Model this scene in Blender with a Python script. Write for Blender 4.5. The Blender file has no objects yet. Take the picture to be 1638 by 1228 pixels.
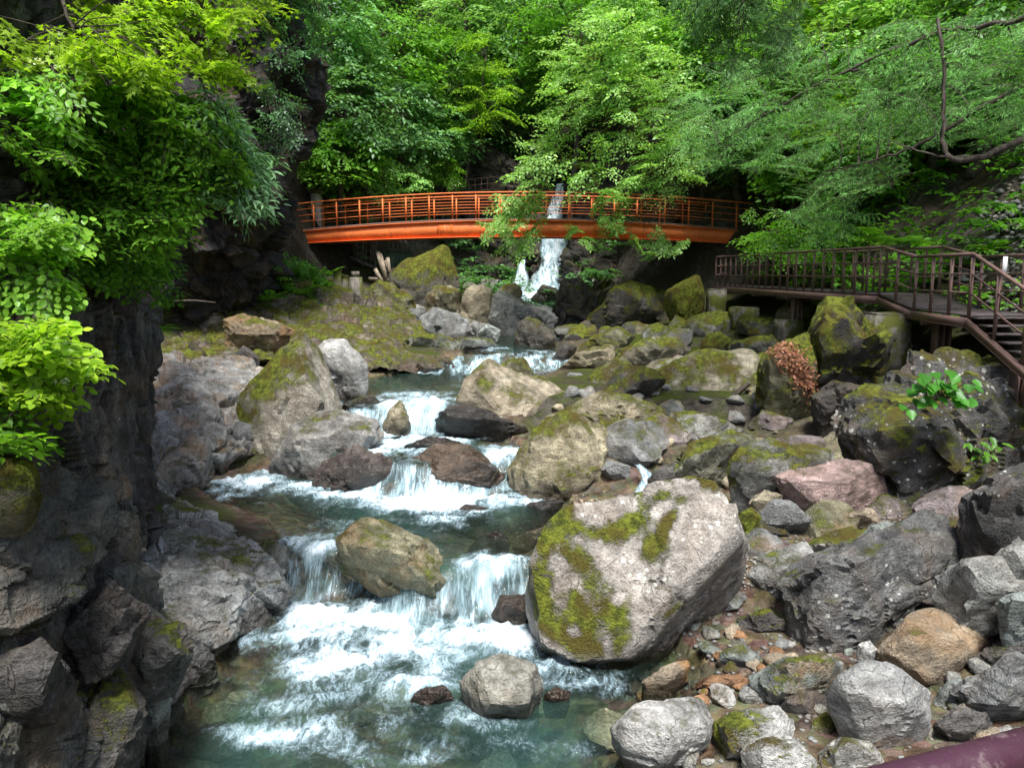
import bpy, bmesh, math, random
import numpy as np
from mathutils import Vector, Matrix

# ------------------------------------------------------------------ camera, sky, sun, exposure
S = bpy.context.scene
COL = S.collection
EYE = 4.75                      # metres above the lowest pool
FPX, PW, PH = 1260.0, 1638, 1228
PITCH = math.radians(8.09)
cam = bpy.data.cameras.new("camera")
cam.sensor_width = 36.0
cam.lens = 36.0 * FPX / PW
cam.clip_start = 0.05
cam.clip_end = 400
camo = bpy.data.objects.new("camera", cam)
camo.location = (0, 0, EYE)
camo.rotation_euler = (math.pi / 2 - PITCH, 0, 0)
COL.objects.link(camo)
S.camera = camo

SUN_EL, SUN_AZ = math.radians(64), math.radians(173)     # azimuth clockwise from +Y: behind, a little left
w = bpy.data.worlds.new("World")
S.world = w
w.use_nodes = True
nt = w.node_tree
bg = nt.nodes["Background"]
sky = nt.nodes.new("ShaderNodeTexSky")
sky.sky_type = 'NISHITA'
sky.sun_disc = False
sky.sun_elevation = SUN_EL
sky.sun_rotation = SUN_AZ
sky.air_density = 1.0
sky.dust_density = 2.5
sky.ozone_density = 0.6
nt.links.new(sky.outputs[0], bg.inputs[0])
bg.inputs[1].default_value = 0.095
sd = bpy.data.lights.new("sun", 'SUN')
sd.energy = 3.2
sd.angle = math.radians(13)
sd.color = (1.0, 0.97, 0.91)
so = bpy.data.objects.new("sun", sd)
COL.objects.link(so)
dv = Vector((math.sin(SUN_AZ) * math.cos(SUN_EL), math.cos(SUN_AZ) * math.cos(SUN_EL), math.sin(SUN_EL)))
so.rotation_euler = dv.to_track_quat('Z', 'Y').to_euler()
so.location = (0, 0, 60)

S.view_settings.view_transform = 'Standard'
S.view_settings.look = 'None'
S.view_settings.exposure = 1.08
S.view_settings.gamma = 1
S.view_settings.use_curve_mapping = False
S.render.engine = 'CYCLES'
S.cycles.use_denoising = True
S.cycles.max_bounces = 5
S.cycles.diffuse_bounces = 3
S.cycles.glossy_bounces = 2
S.cycles.transmission_bounces = 4
S.cycles.transparent_max_bounces = 6
S.cycles.use_adaptive_sampling = True
S.cycles.adaptive_threshold = 0.03
S.cycles.sample_clamp_indirect = 4.0
S.cycles.caustics_reflective = False
S.cycles.caustics_refractive = False

rng = np.random.default_rng(7)
random.seed(7)

# ------------------------------------------------------------------ pixel -> world
CT, ST = math.cos(PITCH), math.sin(PITCH)


def ray(u, v):
    cx = (u - PW / 2) / FPX
    cy = (PH / 2 - v) / FPX
    return np.array([cx, CT + cy * ST, -ST + cy * CT])


def P(u, v, Y):
    d = ray(u, v)
    return np.array([0, 0, EYE]) + d * (Y / d[1])


def G(u, v, z):
    d = ray(u, v)
    return np.array([0, 0, EYE]) + d * ((z - EYE) / d[2])


# ------------------------------------------------------------------ noise (numpy)
_g = rng.normal(size=(64, 3))
_g /= np.linalg.norm(_g, axis=1)[:, None]


def perlin(p, s=0):
    p = np.asarray(p, dtype=np.float64)
    i = np.floor(p).astype(np.int64)
    f = p - i
    u = f * f * f * (f * (f * 6 - 15) + 10)
    res = 0
    for dx in (0, 1):
        for dy in (0, 1):
            for dz in (0, 1):
                h = ((i[:, 0] + dx) * 374761393 + (i[:, 1] + dy) * 668265263 + (i[:, 2] + dz) * 1440662683 + s * 1274126177) & 0xffffffff
                h = ((h ^ (h >> 13)) * 1274126177) & 0xffffffff
                h = (h ^ (h >> 16)) & 63
                g = _g[h]
                d = g[:, 0] * (f[:, 0] - dx) + g[:, 1] * (f[:, 1] - dy) + g[:, 2] * (f[:, 2] - dz)
                wx = u[:, 0] if dx else 1 - u[:, 0]
                wy = u[:, 1] if dy else 1 - u[:, 1]
                wz = u[:, 2] if dz else 1 - u[:, 2]
                res = res + d * wx * wy * wz
    return res * 1.5


def fbm(p, o=4, s=0, gain=0.5, lac=2.03):
    r = 0
    a = 1.0
    p = np.asarray(p, dtype=np.float64)
    for k in range(o):
        r = r + a * perlin(p, s + k * 17)
        p = p * lac
        a *= gain
    return r


def sstep(a, b, x):
    t = np.clip((x - a) / (b - a), 0, 1)
    return t * t * (3 - 2 * t)


# ------------------------------------------------------------------ objects
def link(o, parent=None):
    COL.objects.link(o)
    if parent is not None:
        o.parent = parent
    return o


def tag(o, label=None, cat=None, group=None, kind=None):
    if label: o["label"] = label
    if cat: o["category"] = cat
    if group: o["group"] = group
    if kind: o["kind"] = kind
    return o


def thing(name, label, cat, loc, group=None):
    o = bpy.data.objects.new(name, None)
    o.empty_display_size = 0.2
    o.location = [float(c) for c in loc]
    link(o)
    return tag(o, label, cat, group)


def mesh_data(name, V, F, mat, smooth=True, attrs=None, sharp=None):
    """V (n,3); F (m,k) array or list of such arrays (tri / quad)."""
    V = np.asarray(V, dtype=np.float32)
    Fs = F if isinstance(F, list) else [F]
    Fs = [np.asarray(f, dtype=np.int32) for f in Fs if len(f)]
    loops = np.concatenate([f.ravel() for f in Fs])
    tot = np.concatenate([np.full(len(f), f.shape[1], dtype=np.int32) for f in Fs])
    start = np.concatenate([[0], np.cumsum(tot)[:-1]]).astype(np.int32)
    me = bpy.data.meshes.new(name)
    me.vertices.add(len(V))
    me.vertices.foreach_set("co", V.ravel())
    me.loops.add(len(loops))
    me.loops.foreach_set("vertex_index", loops)
    me.polygons.add(len(tot))
    me.polygons.foreach_set("loop_start", start)
    me.polygons.foreach_set("loop_total", tot)
    if smooth:
        me.polygons.foreach_set("use_smooth", np.ones(len(tot), dtype=bool))
    if attrs:
        for k, (dom, val) in attrs.items():
            a = me.attributes.new(k, 'FLOAT', dom)
            a.data.foreach_set("value", np.asarray(val, dtype=np.float32))
    me.update(calc_edges=True)
    if sharp:
        me.set_sharp_from_angle(angle=math.radians(sharp))
    if mat is not None:
        me.materials.append(mat)
    return me


def mobj(name, V, F, mat, parent=None, smooth=True, attrs=None, origin=None, sharp=None):
    """world-space vertices -> object whose origin sits at `origin` (or at its parent)."""
    V = np.asarray(V, dtype=np.float64)
    if parent is not None:
        o0 = np.array(parent.matrix_world.translation) if parent.parent is None and False else np.array(WLOC(parent))
        me = mesh_data(name, V - o0, F, mat, smooth, attrs, sharp)
        return link(bpy.data.objects.new(name, me), parent)
    o0 = np.zeros(3) if origin is None else np.asarray(origin, dtype=np.float64)
    me = mesh_data(name, V - o0, F, mat, smooth, attrs, sharp)
    o = bpy.data.objects.new(name, me)
    o.location = o0
    return link(o)


def WLOC(o):
    p = np.array(o.location)
    while o.parent is not None:
        o = o.parent
        p = p + np.array(o.location)
    return p


class MB:
    """collects boxes / tubes / prisms into one mesh"""

    def __init__(self):
        self.V, self.F3, self.F4, self.n = [], [], [], 0

    def add(self, V, F4=None, F3=None):
        V = np.asarray(V, dtype=np.float64)
        self.V.append(V)
        if F4 is not None and len(F4): self.F4.append(np.asarray(F4, dtype=np.int64) + self.n)
        if F3 is not None and len(F3): self.F3.append(np.asarray(F3, dtype=np.int64) + self.n)
        self.n += len(V)
        return self

    def beam(self, a, b, wd, hg, up=(0, 0, 1)):
        a, b, up = np.asarray(a, float), np.asarray(b, float), np.asarray(up, float)
        t = (b - a) / np.linalg.norm(b - a)
        s = np.cross(t, up)
        s /= np.linalg.norm(s)
        n = np.cross(s, t)
        V = []
        for q in (a, b):
            for i, j in ((-1, -1), (1, -1), (1, 1), (-1, 1)):
                V.append(q + s * i * wd / 2 + n * j * hg / 2)
        return self.add(V, [(0, 1, 2, 3), (7, 6, 5, 4), (0, 4, 5, 1), (1, 5, 6, 2), (2, 6, 7, 3), (3, 7, 4, 0)])

    def box(self, lo, hi):
        (x0, y0, z0), (x1, y1, z1) = lo, hi
        return self.add([(x0, y0, z0), (x1, y0, z0), (x1, y1, z0), (x0, y1, z0), (x0, y0, z1), (x1, y0, z1), (x1, y1, z1), (x0, y1, z1)],
                        [(0, 3, 2, 1), (4, 5, 6, 7), (0, 1, 5, 4), (1, 2, 6, 5), (2, 3, 7, 6), (3, 0, 4, 7)])

    def tube(self, pts, rad, n=8, cap=True):
        pts = np.asarray(pts, float)
        m = len(pts)
        rad = np.full(m, rad) if np.isscalar(rad) else np.asarray(rad, float)
        T = np.gradient(pts, axis=0) if m > 2 else np.repeat((pts[1] - pts[0])[None], 2, 0)
        T /= np.linalg.norm(T, axis=1)[:, None] + 1e-12
        ref = np.array([0.13, 0.31, 0.94]) if abs(T[0, 2]) < 0.8 else np.array([0.94, 0.2, 0.1])
        A = np.cross(T, ref)
        A /= np.linalg.norm(A, axis=1)[:, None]
        B = np.cross(T, A)
        th = np.arange(n) * 2 * math.pi / n
        V = pts[:, None] + rad[:, None, None] * (np.cos(th)[None, :, None] * A[:, None] + np.sin(th)[None, :, None] * B[:, None])
        V = V.reshape(-1, 3)
        i, j = np.meshgrid(np.arange(m - 1), np.arange(n), indexing='ij')
        j2 = (j + 1) % n
        F = np.stack([i * n + j, i * n + j2, (i + 1) * n + j2, (i + 1) * n + j], -1).reshape(-1, 4)
        F3 = None
        if cap:
            V = np.concatenate([V, pts[:1], pts[-1:]])
            k = m * n
            jj = np.arange(n)
            F3 = np.concatenate([np.stack([np.full(n, k), (jj + 1) % n, jj], -1), np.stack([np.full(n, k + 1), (m - 1) * n + jj, (m - 1) * n + (jj + 1) % n], -1)])
        return self.add(V, F, F3)

    def arrays(self):
        F = []
        if self.F4: F.append(np.concatenate(self.F4))
        if self.F3: F.append(np.concatenate(self.F3))
        return np.concatenate(self.V), F

    def build(self, name, mat, parent=None, smooth=False, origin=None):
        V, F = self.arrays()
        return mobj(name, V, F, mat, parent, smooth, None, origin)


def spline(pts, n):
    """Catmull-Rom through the control points"""
    p = np.asarray(pts, float)
    p = np.concatenate([[2 * p[0] - p[1]], p, [2 * p[-1] - p[-2]]])
    m = len(p) - 3
    t = np.linspace(0, m, n)
    i = np.minimum(t.astype(int), m - 1)
    f = (t - i).reshape((-1,) + (1,) * (p.ndim - 1))
    a, b, c, d = p[i], p[i + 1], p[i + 2], p[i + 3]
    return 0.5 * (2 * b + (c - a) * f + (2 * a - 5 * b + 4 * c - d) * f ** 2 + (3 * b - a - 3 * c + d) * f ** 3)


# ------------------------------------------------------------------ materials
def new_mat(name):
    m = bpy.data.materials.new(name)
    m.use_nodes = True
    t = m.node_tree
    t.nodes.clear()
    return m, t


class NB:
    def __init__(self, t):
        self.t = t

    def n(self, ty, **kw):
        x = self.t.nodes.new("ShaderNode" + ty)
        for k, v in kw.items():
            setattr(x, k, v)
        return x

    def l(self, a, b):
        self.t.links.new(a, b)

    def put(self, sock, v):
        if isinstance(v, (int, float)):
            sock.default_value = v
        elif isinstance(v, (tuple, list)):
            sock.default_value = tuple(v) + ((1,) if len(v) == 3 and sock.type == 'RGBA' else ())
        else:
            self.l(v, sock)

    def math(self, op, a, b=None, c=None, clamp=False):
        x = self.n("Math", operation=op, use_clamp=clamp)
        self.put(x.inputs[0], a)
        if b is not None: self.put(x.inputs[1], b)
        if c is not None: self.put(x.inputs[2], c)
        return x.outputs[0]

    def mix(self, f, a, b, mode='MIX'):
        x = self.n("Mix", data_type='RGBA', blend_type=mode)
        self.put(x.inputs[0], f)
        self.put(x.inputs[6], a)
        self.put(x.inputs[7], b)
        return x.outputs[2]

    def noise(self, vec, scale, detail=4, rough=0.55, dist=0.0):
        x = self.n("TexNoise")
        if vec is not None: self.l(vec, x.inputs["Vector"])
        x.inputs["Scale"].default_value = scale
        x.inputs["Detail"].default_value = detail
        x.inputs["Roughness"].default_value = rough
        x.inputs["Distortion"].default_value = dist
        return x.outputs[0]

    def map(self, v, a, b, c=0.0, d=1.0, smooth=True):
        x = self.n("MapRange", interpolation_type='SMOOTHSTEP' if smooth else 'LINEAR')
        self.put(x.inputs[0], v)
        for k, q in zip((1, 2, 3, 4), (a, b, c, d)):
            self.put(x.inputs[k], q)
        return x.outputs[0]

    def attr(self, name, ty='GEOMETRY'):
        x = self.n("Attribute", attribute_type=ty, attribute_name=name)
        return x.outputs

    def pos(self):
        return self.n("NewGeometry").outputs["Position"]

    def mapping(self, v, scale=(1, 1, 1), rot=(0, 0, 0), loc=(0, 0, 0)):
        x = self.n("Mapping")
        self.l(v, x.inputs[0])
        x.inputs[1].default_value = loc
        x.inputs[2].default_value = rot
        x.inputs[3].default_value = scale
        return x.outputs[0]

    def bump(self, h, strength=0.5, dist=0.05, normal=None):
        x = self.n("Bump")
        x.inputs["Strength"].default_value = strength
        x.inputs["Distance"].default_value = dist
        self.l(h, x.inputs["Height"])
        if normal is not None: self.l(normal, x.inputs["Normal"])
        return x.outputs[0]

    def out(self, sh, disp=None):
        o = self.n("OutputMaterial")
        self.l(sh, o.inputs[0])

    def principled(self, col, rough=0.8, normal=None, spec=0.3, **kw):
        b = self.n("BsdfPrincipled")
        self.put(b.inputs["Base Color"], col)
        self.put(b.inputs["Roughness"], rough)
        self.put(b.inputs["Specular IOR Level"], spec)
        if normal is not None: self.l(normal, b.inputs["Normal"])
        for k, v in kw.items():
            self.put(b.inputs[k], v)
        return b.outputs[0]


def make_rock_mat(name="rock", fscale=(2.2, 2.2, 15), frot=(0.55, 0.4, 0.2)):
    m, t = new_mat(name)
    N = NB(t)
    p = N.pos()
    tint = N.n("ObjectInfo").outputs["Color"]
    moss_a = N.attr("moss", 'OBJECT')[2]
    lich_a = N.attr("lichen", 'OBJECT')[2]
    stain_a = N.attr("stain", 'OBJECT')[2]
    fol_a = N.attr("foliation", 'OBJECT')[2]
    wet = N.attr("wet")[2]
    mossv = N.attr("mossv")[2]
    big = N.noise(p, 1.1, 3, 0.6)
    mid = N.noise(p, 5.5, 4, 0.65)
    fine = N.noise(p, 34, 3, 0.7)
    fol = N.noise(N.mapping(p, fscale, frot), 1.0, 4, 0.6, 0.4)
    c = N.mix(1.0, tint, N.map(big, 0.28, 0.72, 0.62, 1.28), 'MULTIPLY')
    c = N.mix(1.0, c, N.map(mid, 0.3, 0.7, 0.62, 1.26), 'MULTIPLY')
    c = N.mix(1.0, c, N.map(fine, 0.3, 0.7, 0.68, 1.26), 'MULTIPLY')
    ff = N.math('MULTIPLY', fol_a, N.map(fol, 0.35, 0.62, 1.0, 0.0))
    c = N.mix(ff, c, N.mix(1.0, c, (0.42, 0.42, 0.44), 'MULTIPLY'))
    # stain: iron brown / ochre blotches
    st = N.math('MULTIPLY', stain_a, N.map(N.noise(N.mapping(p, (1, 1, 1), (0, 0, 0), (7.3, 1.1, 3)), 1.7, 5, 0.62), 0.45, 0.66))
    c = N.mix(st, c, (0.30, 0.18, 0.085))
    # cracks
    cr = N.noise(p, 1.3, 3, 0.5, 0.8)
    crl = N.map(N.math('ABSOLUTE', N.math('SUBTRACT', cr, 0.5)), 0.0, 0.008, 0.45, 0.0)
    crk = N.math('MULTIPLY', crl, N.map(mid, 0.42, 0.55))
    c = N.mix(crk, c, N.mix(1.0, c, (0.22, 0.21, 0.20), 'MULTIPLY'))
    # lichen: pale crusty spots
    vo = N.n("TexVoronoi", feature='F1')
    N.l(p, vo.inputs["Vector"])
    vo.inputs["Scale"].default_value = 7.5
    vo.inputs["Randomness"].default_value = 1.0
    ln = N.math('ADD', N.map(vo.outputs[0], 0.0, 0.55, 1.0, 0.0, False), N.math('MULTIPLY', N.math('SUBTRACT', N.noise(p, 16, 3, 0.7), 0.5), 1.1))
    ln = N.math('ADD', ln, N.math('MULTIPLY', N.math('SUBTRACT', big, 0.5), 2.0))
    lf = N.math('MULTIPLY', N.map(ln, N.math('MULTIPLY_ADD', lich_a, -1.9, 1.32), N.math('MULTIPLY_ADD', lich_a, -1.9, 1.47)), 0.8, clamp=True)
    lf = N.math('MULTIPLY', lf, N.map(lich_a, 0, 0.1))
    c = N.mix(lf, c, (0.60, 0.60, 0.55))
    # moss on upward faces and in hollows
    nz = N.n("SeparateXYZ")
    N.l(N.n("NewGeometry").outputs["Normal"], nz.inputs[0])
    mn = N.noise(N.mapping(p, (1, 1, 1), (0, 0, 0), (1.7, 5.2, 9.1)), 1.6, 5, 0.66)
    mk = N.math('ADD', N.math('MULTIPLY', nz.outputs[2], 0.55), N.math('MULTIPLY', N.math('SUBTRACT', mn, 0.5), 2.4))
    mk = N.math('ADD', mk, N.math('MULTIPLY', crk, 0.25))
    mk = N.math('ADD', mk, N.math('MULTIPLY', mossv, 0.8))
    mk = N.math('ADD', mk, N.math('MULTIPLY', N.math('SUBTRACT', fine, 0.5), 0.9))
    mf = N.map(N.math('ADD', mk, N.math('MULTIPLY', moss_a, 1.6)), 0.74, 1.20)
    mf = N.math('MULTIPLY', mf, N.math('SUBTRACT', 1.0, N.math('MULTIPLY', wet, 0.85)), clamp=True)
    mn2 = N.noise(p, 9, 3, 0.7)
    mc = N.mix(N.map(mn2, 0.35, 0.65), (0.06, 0.075, 0.012), (0.21, 0.24, 0.03))
    mc = N.mix(N.map(N.noise(p, 2.3, 3), 0.45, 0.65), mc, (0.105, 0.085, 0.018))
    c = N.mix(mf, c, mc)
    # wet
    c = N.mix(wet, c, N.mix(1.0, c, (0.34, 0.31, 0.29), 'MULTIPLY'))
    rough = N.map(wet, 0.0, 1.0, 0.85, 0.18, False)
    hgt = N.math('ADD', N.math('MULTIPLY', mid, 1.0), N.math('MULTIPLY', fine, 0.45))
    hgt = N.math('ADD', hgt, N.math('MULTIPLY', N.math('MULTIPLY', fol, fol_a), 0.9))
    hgt = N.math('SUBTRACT', hgt, N.math('MULTIPLY', crk, 0.5))
    hgt = N.math('ADD', hgt, N.math('MULTIPLY', N.math('MULTIPLY', mf, fine), 0.8))
    nb = N.bump(hgt, 0.9, 0.075)
    N.out(N.principled(c, rough, nb, N.map(wet, 0, 1, 0.2, 0.6)))
    return m


def make_ground_mat():
    m, t = new_mat("ground")
    N = NB(t)
    p = N.pos()
    big = N.noise(p, 0.6, 6, 0.65)
    mid = N.noise(p, 4, 6, 0.7)
    fine = N.noise(p, 25, 4, 0.7)
    c = N.mix(N.map(mid, 0.35, 0.65), (0.03, 0.027, 0.022), (0.11, 0.10, 0.085))
    c = N.mix(N.map(big, 0.42, 0.6), c, (0.045, 0.036, 0.025))
    nz = N.n("SeparateXYZ")
    N.l(N.n("NewGeometry").outputs["Normal"], nz.inputs[0])
    mf = N.map(N.math('ADD', N.math('MULTIPLY', nz.outputs[2], 0.5), N.noise(p, 1.5, 5, 0.65)), 0.86, 1.08)
    bed = N.attr("bed")[2]
    mf = N.math('MULTIPLY', mf, N.math('SUBTRACT', 1.0, bed))
    c = N.mix(mf, c, N.mix(N.map(fine, 0.4, 0.6), (0.03, 0.045, 0.008), (0.085, 0.105, 0.015)))
    vo = N.n("TexVoronoi", feature='F1')
    N.l(p, vo.inputs["Vector"])
    vo.inputs["Scale"].default_value = 6.0
    bc = N.mix(N.map(mid, 0.3, 0.7), (0.075, 0.055, 0.034), (0.27, 0.22, 0.15))
    bc = N.mix(1.0, bc, N.mix(0.35, (1, 1, 1), vo.outputs[1]), 'MULTIPLY')
    c = N.mix(bed, c, bc)
    h = N.math('ADD', mid, N.math('MULTIPLY', fine, 0.5))
    h = N.math('SUBTRACT', h, N.math('MULTIPLY', N.math('MULTIPLY', vo.outputs[0], bed), 1.5))
    N.out(N.principled(c, 0.9, N.bump(h, 0.9, 0.10), 0.15))
    return m


def make_water_mat():
    m, t = new_mat("water")
    N = NB(t)
    p = N.pos()
    foam_a = N.attr("foam")[2]
    fall_a = N.attr("fall")[2]
    dep = N.attr("depth")[2]
    # ripples
    r1 = N.noise(N.mapping(p, (1.0, 2.0, 1.0)), 3.2, 5, 0.6, 0.5)
    r2 = N.noise(N.mapping(p, (1.0, 2.4, 1.0)), 11, 4, 0.6, 0.3)
    hg = N.math('ADD', r1, N.math('MULTIPLY', r2, 0.4))
    nb = N.bump(hg, 0.55, 0.06)
    # foam pattern: streaky lace
    f1 = N.noise(N.mapping(p, (1.0, 0.55, 0.6), (0, 0, 0.25)), 2.6, 7, 0.68, 1.3)
    f2 = N.noise(N.mapping(p, (1.0, 0.5, 0.5), (0, 0, -0.3)), 9.0, 6, 0.7, 1.0)
    lace = N.math('SUBTRACT', 1.0, N.math('MULTIPLY', N.math('ABSOLUTE', N.math('SUBTRACT', f1, 0.5)), 5.0))
    lace2 = N.math('SUBTRACT', 1.0, N.math('MULTIPLY', N.math('ABSOLUTE', N.math('SUBTRACT', f2, 0.5)), 5.0))
    f3 = N.noise(N.mapping(p, (1.0, 0.7, 0.7), (0, 0, 0.1)), 24.0, 3, 0.7, 0.8)
    lace3 = N.math('SUBTRACT', 1.0, N.math('MULTIPLY', N.math('ABSOLUTE', N.math('SUBTRACT', f3, 0.5)), 5.0))
    ft = N.math('ADD', N.math('MULTIPLY', lace, 0.42), N.math('ADD', N.math('MULTIPLY', lace2, 0.34), N.math('MULTIPLY', lace3, 0.2)))
    st1 = N.noise(N.mapping(p, (19.0, 2.0, 2.4)), 1.0, 4, 0.65, 1.2)
    st2 = N.noise(N.mapping(p, (6.0, 2.0, 1.6), (0, 0.15, 0)), 1.0, 4, 0.6, 0.8)
    st = N.math('ADD', N.math('MULTIPLY', st1, 0.45), N.math('MULTIPLY', st2, 0.55))
    ft = N.math('ADD', N.math('MULTIPLY', ft, N.math('SUBTRACT', 1.0, fall_a)), N.math('MULTIPLY', N.map(st, 0.28, 0.70), fall_a))
    thr = N.math('MULTIPLY_ADD', foam_a, -1.05, 1.0)
    ff = N.map(ft, thr, N.math('ADD', thr, N.math('MULTIPLY_ADD', fall_a, 0.15, 0.75)))
    foam = N.n("BsdfDiffuse")
    N.put(foam.inputs[0], N.mix(N.map(ff, 0.3, 1.0), (0.48, 0.66, 0.76), (0.78, 0.86, 0.93)))
    N.l(N.bump(N.math('ADD', f2, st), 0.5, 0.08), foam.inputs["Normal"])
    # water body: clear over stones, green where deep, pale where full of bubbles
    air = N.map(foam_a, 0.18, 0.95)
    murk = N.n("BsdfDiffuse")
    mcol = N.mix(N.map(dep, 0.2, 1.0), (0.050, 0.072, 0.050), (0.048, 0.125, 0.112))
    N.put(murk.inputs[0], N.mix(air, mcol, (0.40, 0.60, 0.68)))
    tr = N.n("BsdfTransparent")
    N.put(tr.inputs[0], N.mix(N.map(dep, 0.0, 0.9, smooth=False), (0.95, 0.97, 0.93), (0.50, 0.70, 0.62)))
    body = N.n("MixShader")
    N.l(N.math('MAXIMUM', N.map(dep, 0.2, 1.1, 0.01, 0.46), N.math('MULTIPLY', air, N.map(f1, 0.35, 0.65, 0.25, 0.8))), body.inputs[0])
    N.l(tr.outputs[0], body.inputs[1])
    N.l(murk.outputs[0], body.inputs[2])
    gl = N.n("BsdfGlossy")
    gl.inputs["Roughness"].default_value = 0.07
    N.l(nb, gl.inputs["Normal"])
    fr = N.n("Fresnel")
    fr.inputs[0].default_value = 1.33
    N.l(nb, fr.inputs[1])
    surf = N.n("MixShader")
    N.l(fr.outputs[0], surf.inputs[0])
    N.l(body.outputs[0], surf.inputs[1])
    N.l(gl.outputs[0], surf.inputs[2])
    mx = N.n("MixShader")
    N.l(ff, mx.inputs[0])
    N.l(surf.outputs[0], mx.inputs[1])
    N.l(foam.outputs[0], mx.inputs[2])
    N.out(mx.outputs[0])
    return m


def make_leaf_mat(name, dark, light, trans=0.4, gloss=0.06):
    m, t = new_mat(name)
    N = NB(t)
    rnd = N.attr("rnd")[2]
    tint = N.n("ObjectInfo").outputs["Color"]
    c = N.mix(N.map(rnd, 0, 1, smooth=False), dark, light)
    c = N.mix(1.0, c, tint, 'MULTIPLY')
    c = N.mix(1.0, c, (1.25, 1.25, 1.25), 'MULTIPLY')
    c = N.mix(1.0, c, N.map(N.noise(N.pos(), 0.9, 3), 0.3, 0.7, 0.7, 1.25), 'MULTIPLY')
    d = N.n("BsdfDiffuse")
    N.l(c, d.inputs[0])
    tl = N.n("BsdfTranslucent")
    N.l(N.mix(1.0, c, (1.25, 1.35, 0.55), 'MULTIPLY'), tl.inputs[0])
    a = N.n("MixShader")
    a.inputs[0].default_value = trans
    N.l(d.outputs[0], a.inputs[1])
    N.l(tl.outputs[0], a.inputs[2])
    g = N.n("BsdfGlossy")
    g.inputs["Roughness"].default_value = 0.38
    g.inputs[0].default_value = (0.9, 0.95, 1, 1)
    b = N.n("MixShader")
    b.inputs[0].default_value = gloss * 0.4
    N.l(a.outputs[0], b.inputs[1])
    N.l(g.outputs[0], b.inputs[2])
    N.out(b.outputs[0])
    return m


def make_bark_mat(name, a, b, moss=0.0):
    m, t = new_mat(name)
    N = NB(t)
    p = N.pos()
    n1 = N.noise(N.mapping(p, (6, 6, 1.5)), 2.0, 6, 0.7)
    c = N.mix(N.map(n1, 0.3, 0.7), a, b)
    if moss:
        nz = N.n("SeparateXYZ")
        N.l(N.n("NewGeometry").outputs["Normal"], nz.inputs[0])
        k = N.map(N.math('ADD', N.math('MULTIPLY', nz.outputs[2], 0.5), N.noise(p, 3, 5, 0.65)), 0.95 - moss, 1.15 - moss)
        c = N.mix(k, c, N.mix(N.map(N.noise(p, 14, 4), 0.4, 0.6), (0.07, 0.085, 0.01), (0.17, 0.18, 0.02)))
    N.out(N.principled(c, 0.9, N.bump(n1, 0.8, 0.05), 0.2))
    return m


def make_paint_mat(name, col, worn, rust=0.5, rough=0.5, sc=1.0):
    m, t = new_mat(name)
    N = NB(t)
    p = N.pos()
    n1 = N.noise(N.mapping(p, (1, 1, 2.5)), 1.4, 6, 0.7)
    n2 = N.noise(p, 9 * sc, 5, 0.7)
    n3 = N.noise(N.mapping(p, (9 * sc, 9 * sc, 0.8 * sc)), 1, 4, 0.6)
    c = N.mix(1.0, col, N.map(n1, 0.3, 0.7, 0.82, 1.12), 'MULTIPLY')
    c = N.mix(N.math('MULTIPLY', N.map(N.math('ADD', N.math('MULTIPLY', n2, 0.6), N.math('MULTIPLY', n3, 0.4)), 0.53, 0.62), rust), c, worn)
    N.out(N.principled(c, N.map(n2, 0.3, 0.7, rough - 0.1, rough + 0.2), N.bump(n2, 0.2, 0.01), 0.4))
    return m


def make_plain_mat(name, a, b, scale=6, rough=0.85, bump=0.3, moss=0.0):
    m, t = new_mat(name)
    N = NB(t)
    p = N.pos()
    n1 = N.noise(p, scale, 6, 0.65)
    n2 = N.noise(N.mapping(p, (5, 5, 0.7)), 1.5, 5, 0.6)
    c = N.mix(N.map(n1, 0.3, 0.7), a, b)
    c = N.mix(1.0, c, N.map(n2, 0.35, 0.65, 0.65, 1.1), 'MULTIPLY')
    if moss:
        k = N.map(N.noise(p, 1.8, 6, 0.65), 0.64 - moss * 0.3, 0.72 - moss * 0.3)
        c = N.mix(k, c, (0.09, 0.10, 0.02))
    N.out(N.principled(c, rough, N.bump(n1, bump, 0.03), 0.25))
    return m


ROCK = make_rock_mat()
CLIFF = make_rock_mat("cliff_rock", (7, 7, 1.5), (0.0, 0.16, 0.0))
GROUND = make_ground_mat()
WATER = make_water_mat()
LEAF = make_leaf_mat("leaf_broad", (0.048, 0.135, 0.016), (0.175, 0.36, 0.045), 0.45, 0.04)
LEAF_PALE = make_leaf_mat("leaf_pale", (0.11, 0.25, 0.06), (0.33, 0.52, 0.16), 0.42, 0.05)
LEAF_YEL = make_leaf_mat("leaf_yellow", (0.12, 0.24, 0.014), (0.34, 0.50, 0.035), 0.5, 0.03)
LEAF_BLUE = make_leaf_mat("leaf_blue", (0.060, 0.145, 0.058), (0.20, 0.35, 0.16), 0.38, 0.07)
NEEDLE = make_leaf_mat("needle", (0.048, 0.14, 0.038), (0.18, 0.37, 0.10), 0.35, 0.02)
FERN = make_leaf_mat("fern_frond", (0.05, 0.14, 0.018), (0.18, 0.36, 0.045), 0.42, 0.03)
LITTER = make_leaf_mat("dead_leaf", (0.11, 0.045, 0.025), (0.30, 0.15, 0.09), 0.1, 0.03)
FLOWER = make_leaf_mat("petal", (0.62, 0.62, 0.55), (0.8, 0.8, 0.74), 0.3, 0.02)
BARK = make_bark_mat("bark", (0.035, 0.028, 0.022), (0.13, 0.11, 0.09))
BARK_MOSS = make_bark_mat("mossy_bark", (0.05, 0.04, 0.03), (0.14, 0.12, 0.09), 0.45)
ORANGE = make_paint_mat("orange_paint", (0.84, 0.20, 0.048), (0.24, 0.085, 0.05), 0.5)
BROWN = make_paint_mat("brown_paint", (0.17, 0.105, 0.09), (0.27, 0.17, 0.13), 0.6)
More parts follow.
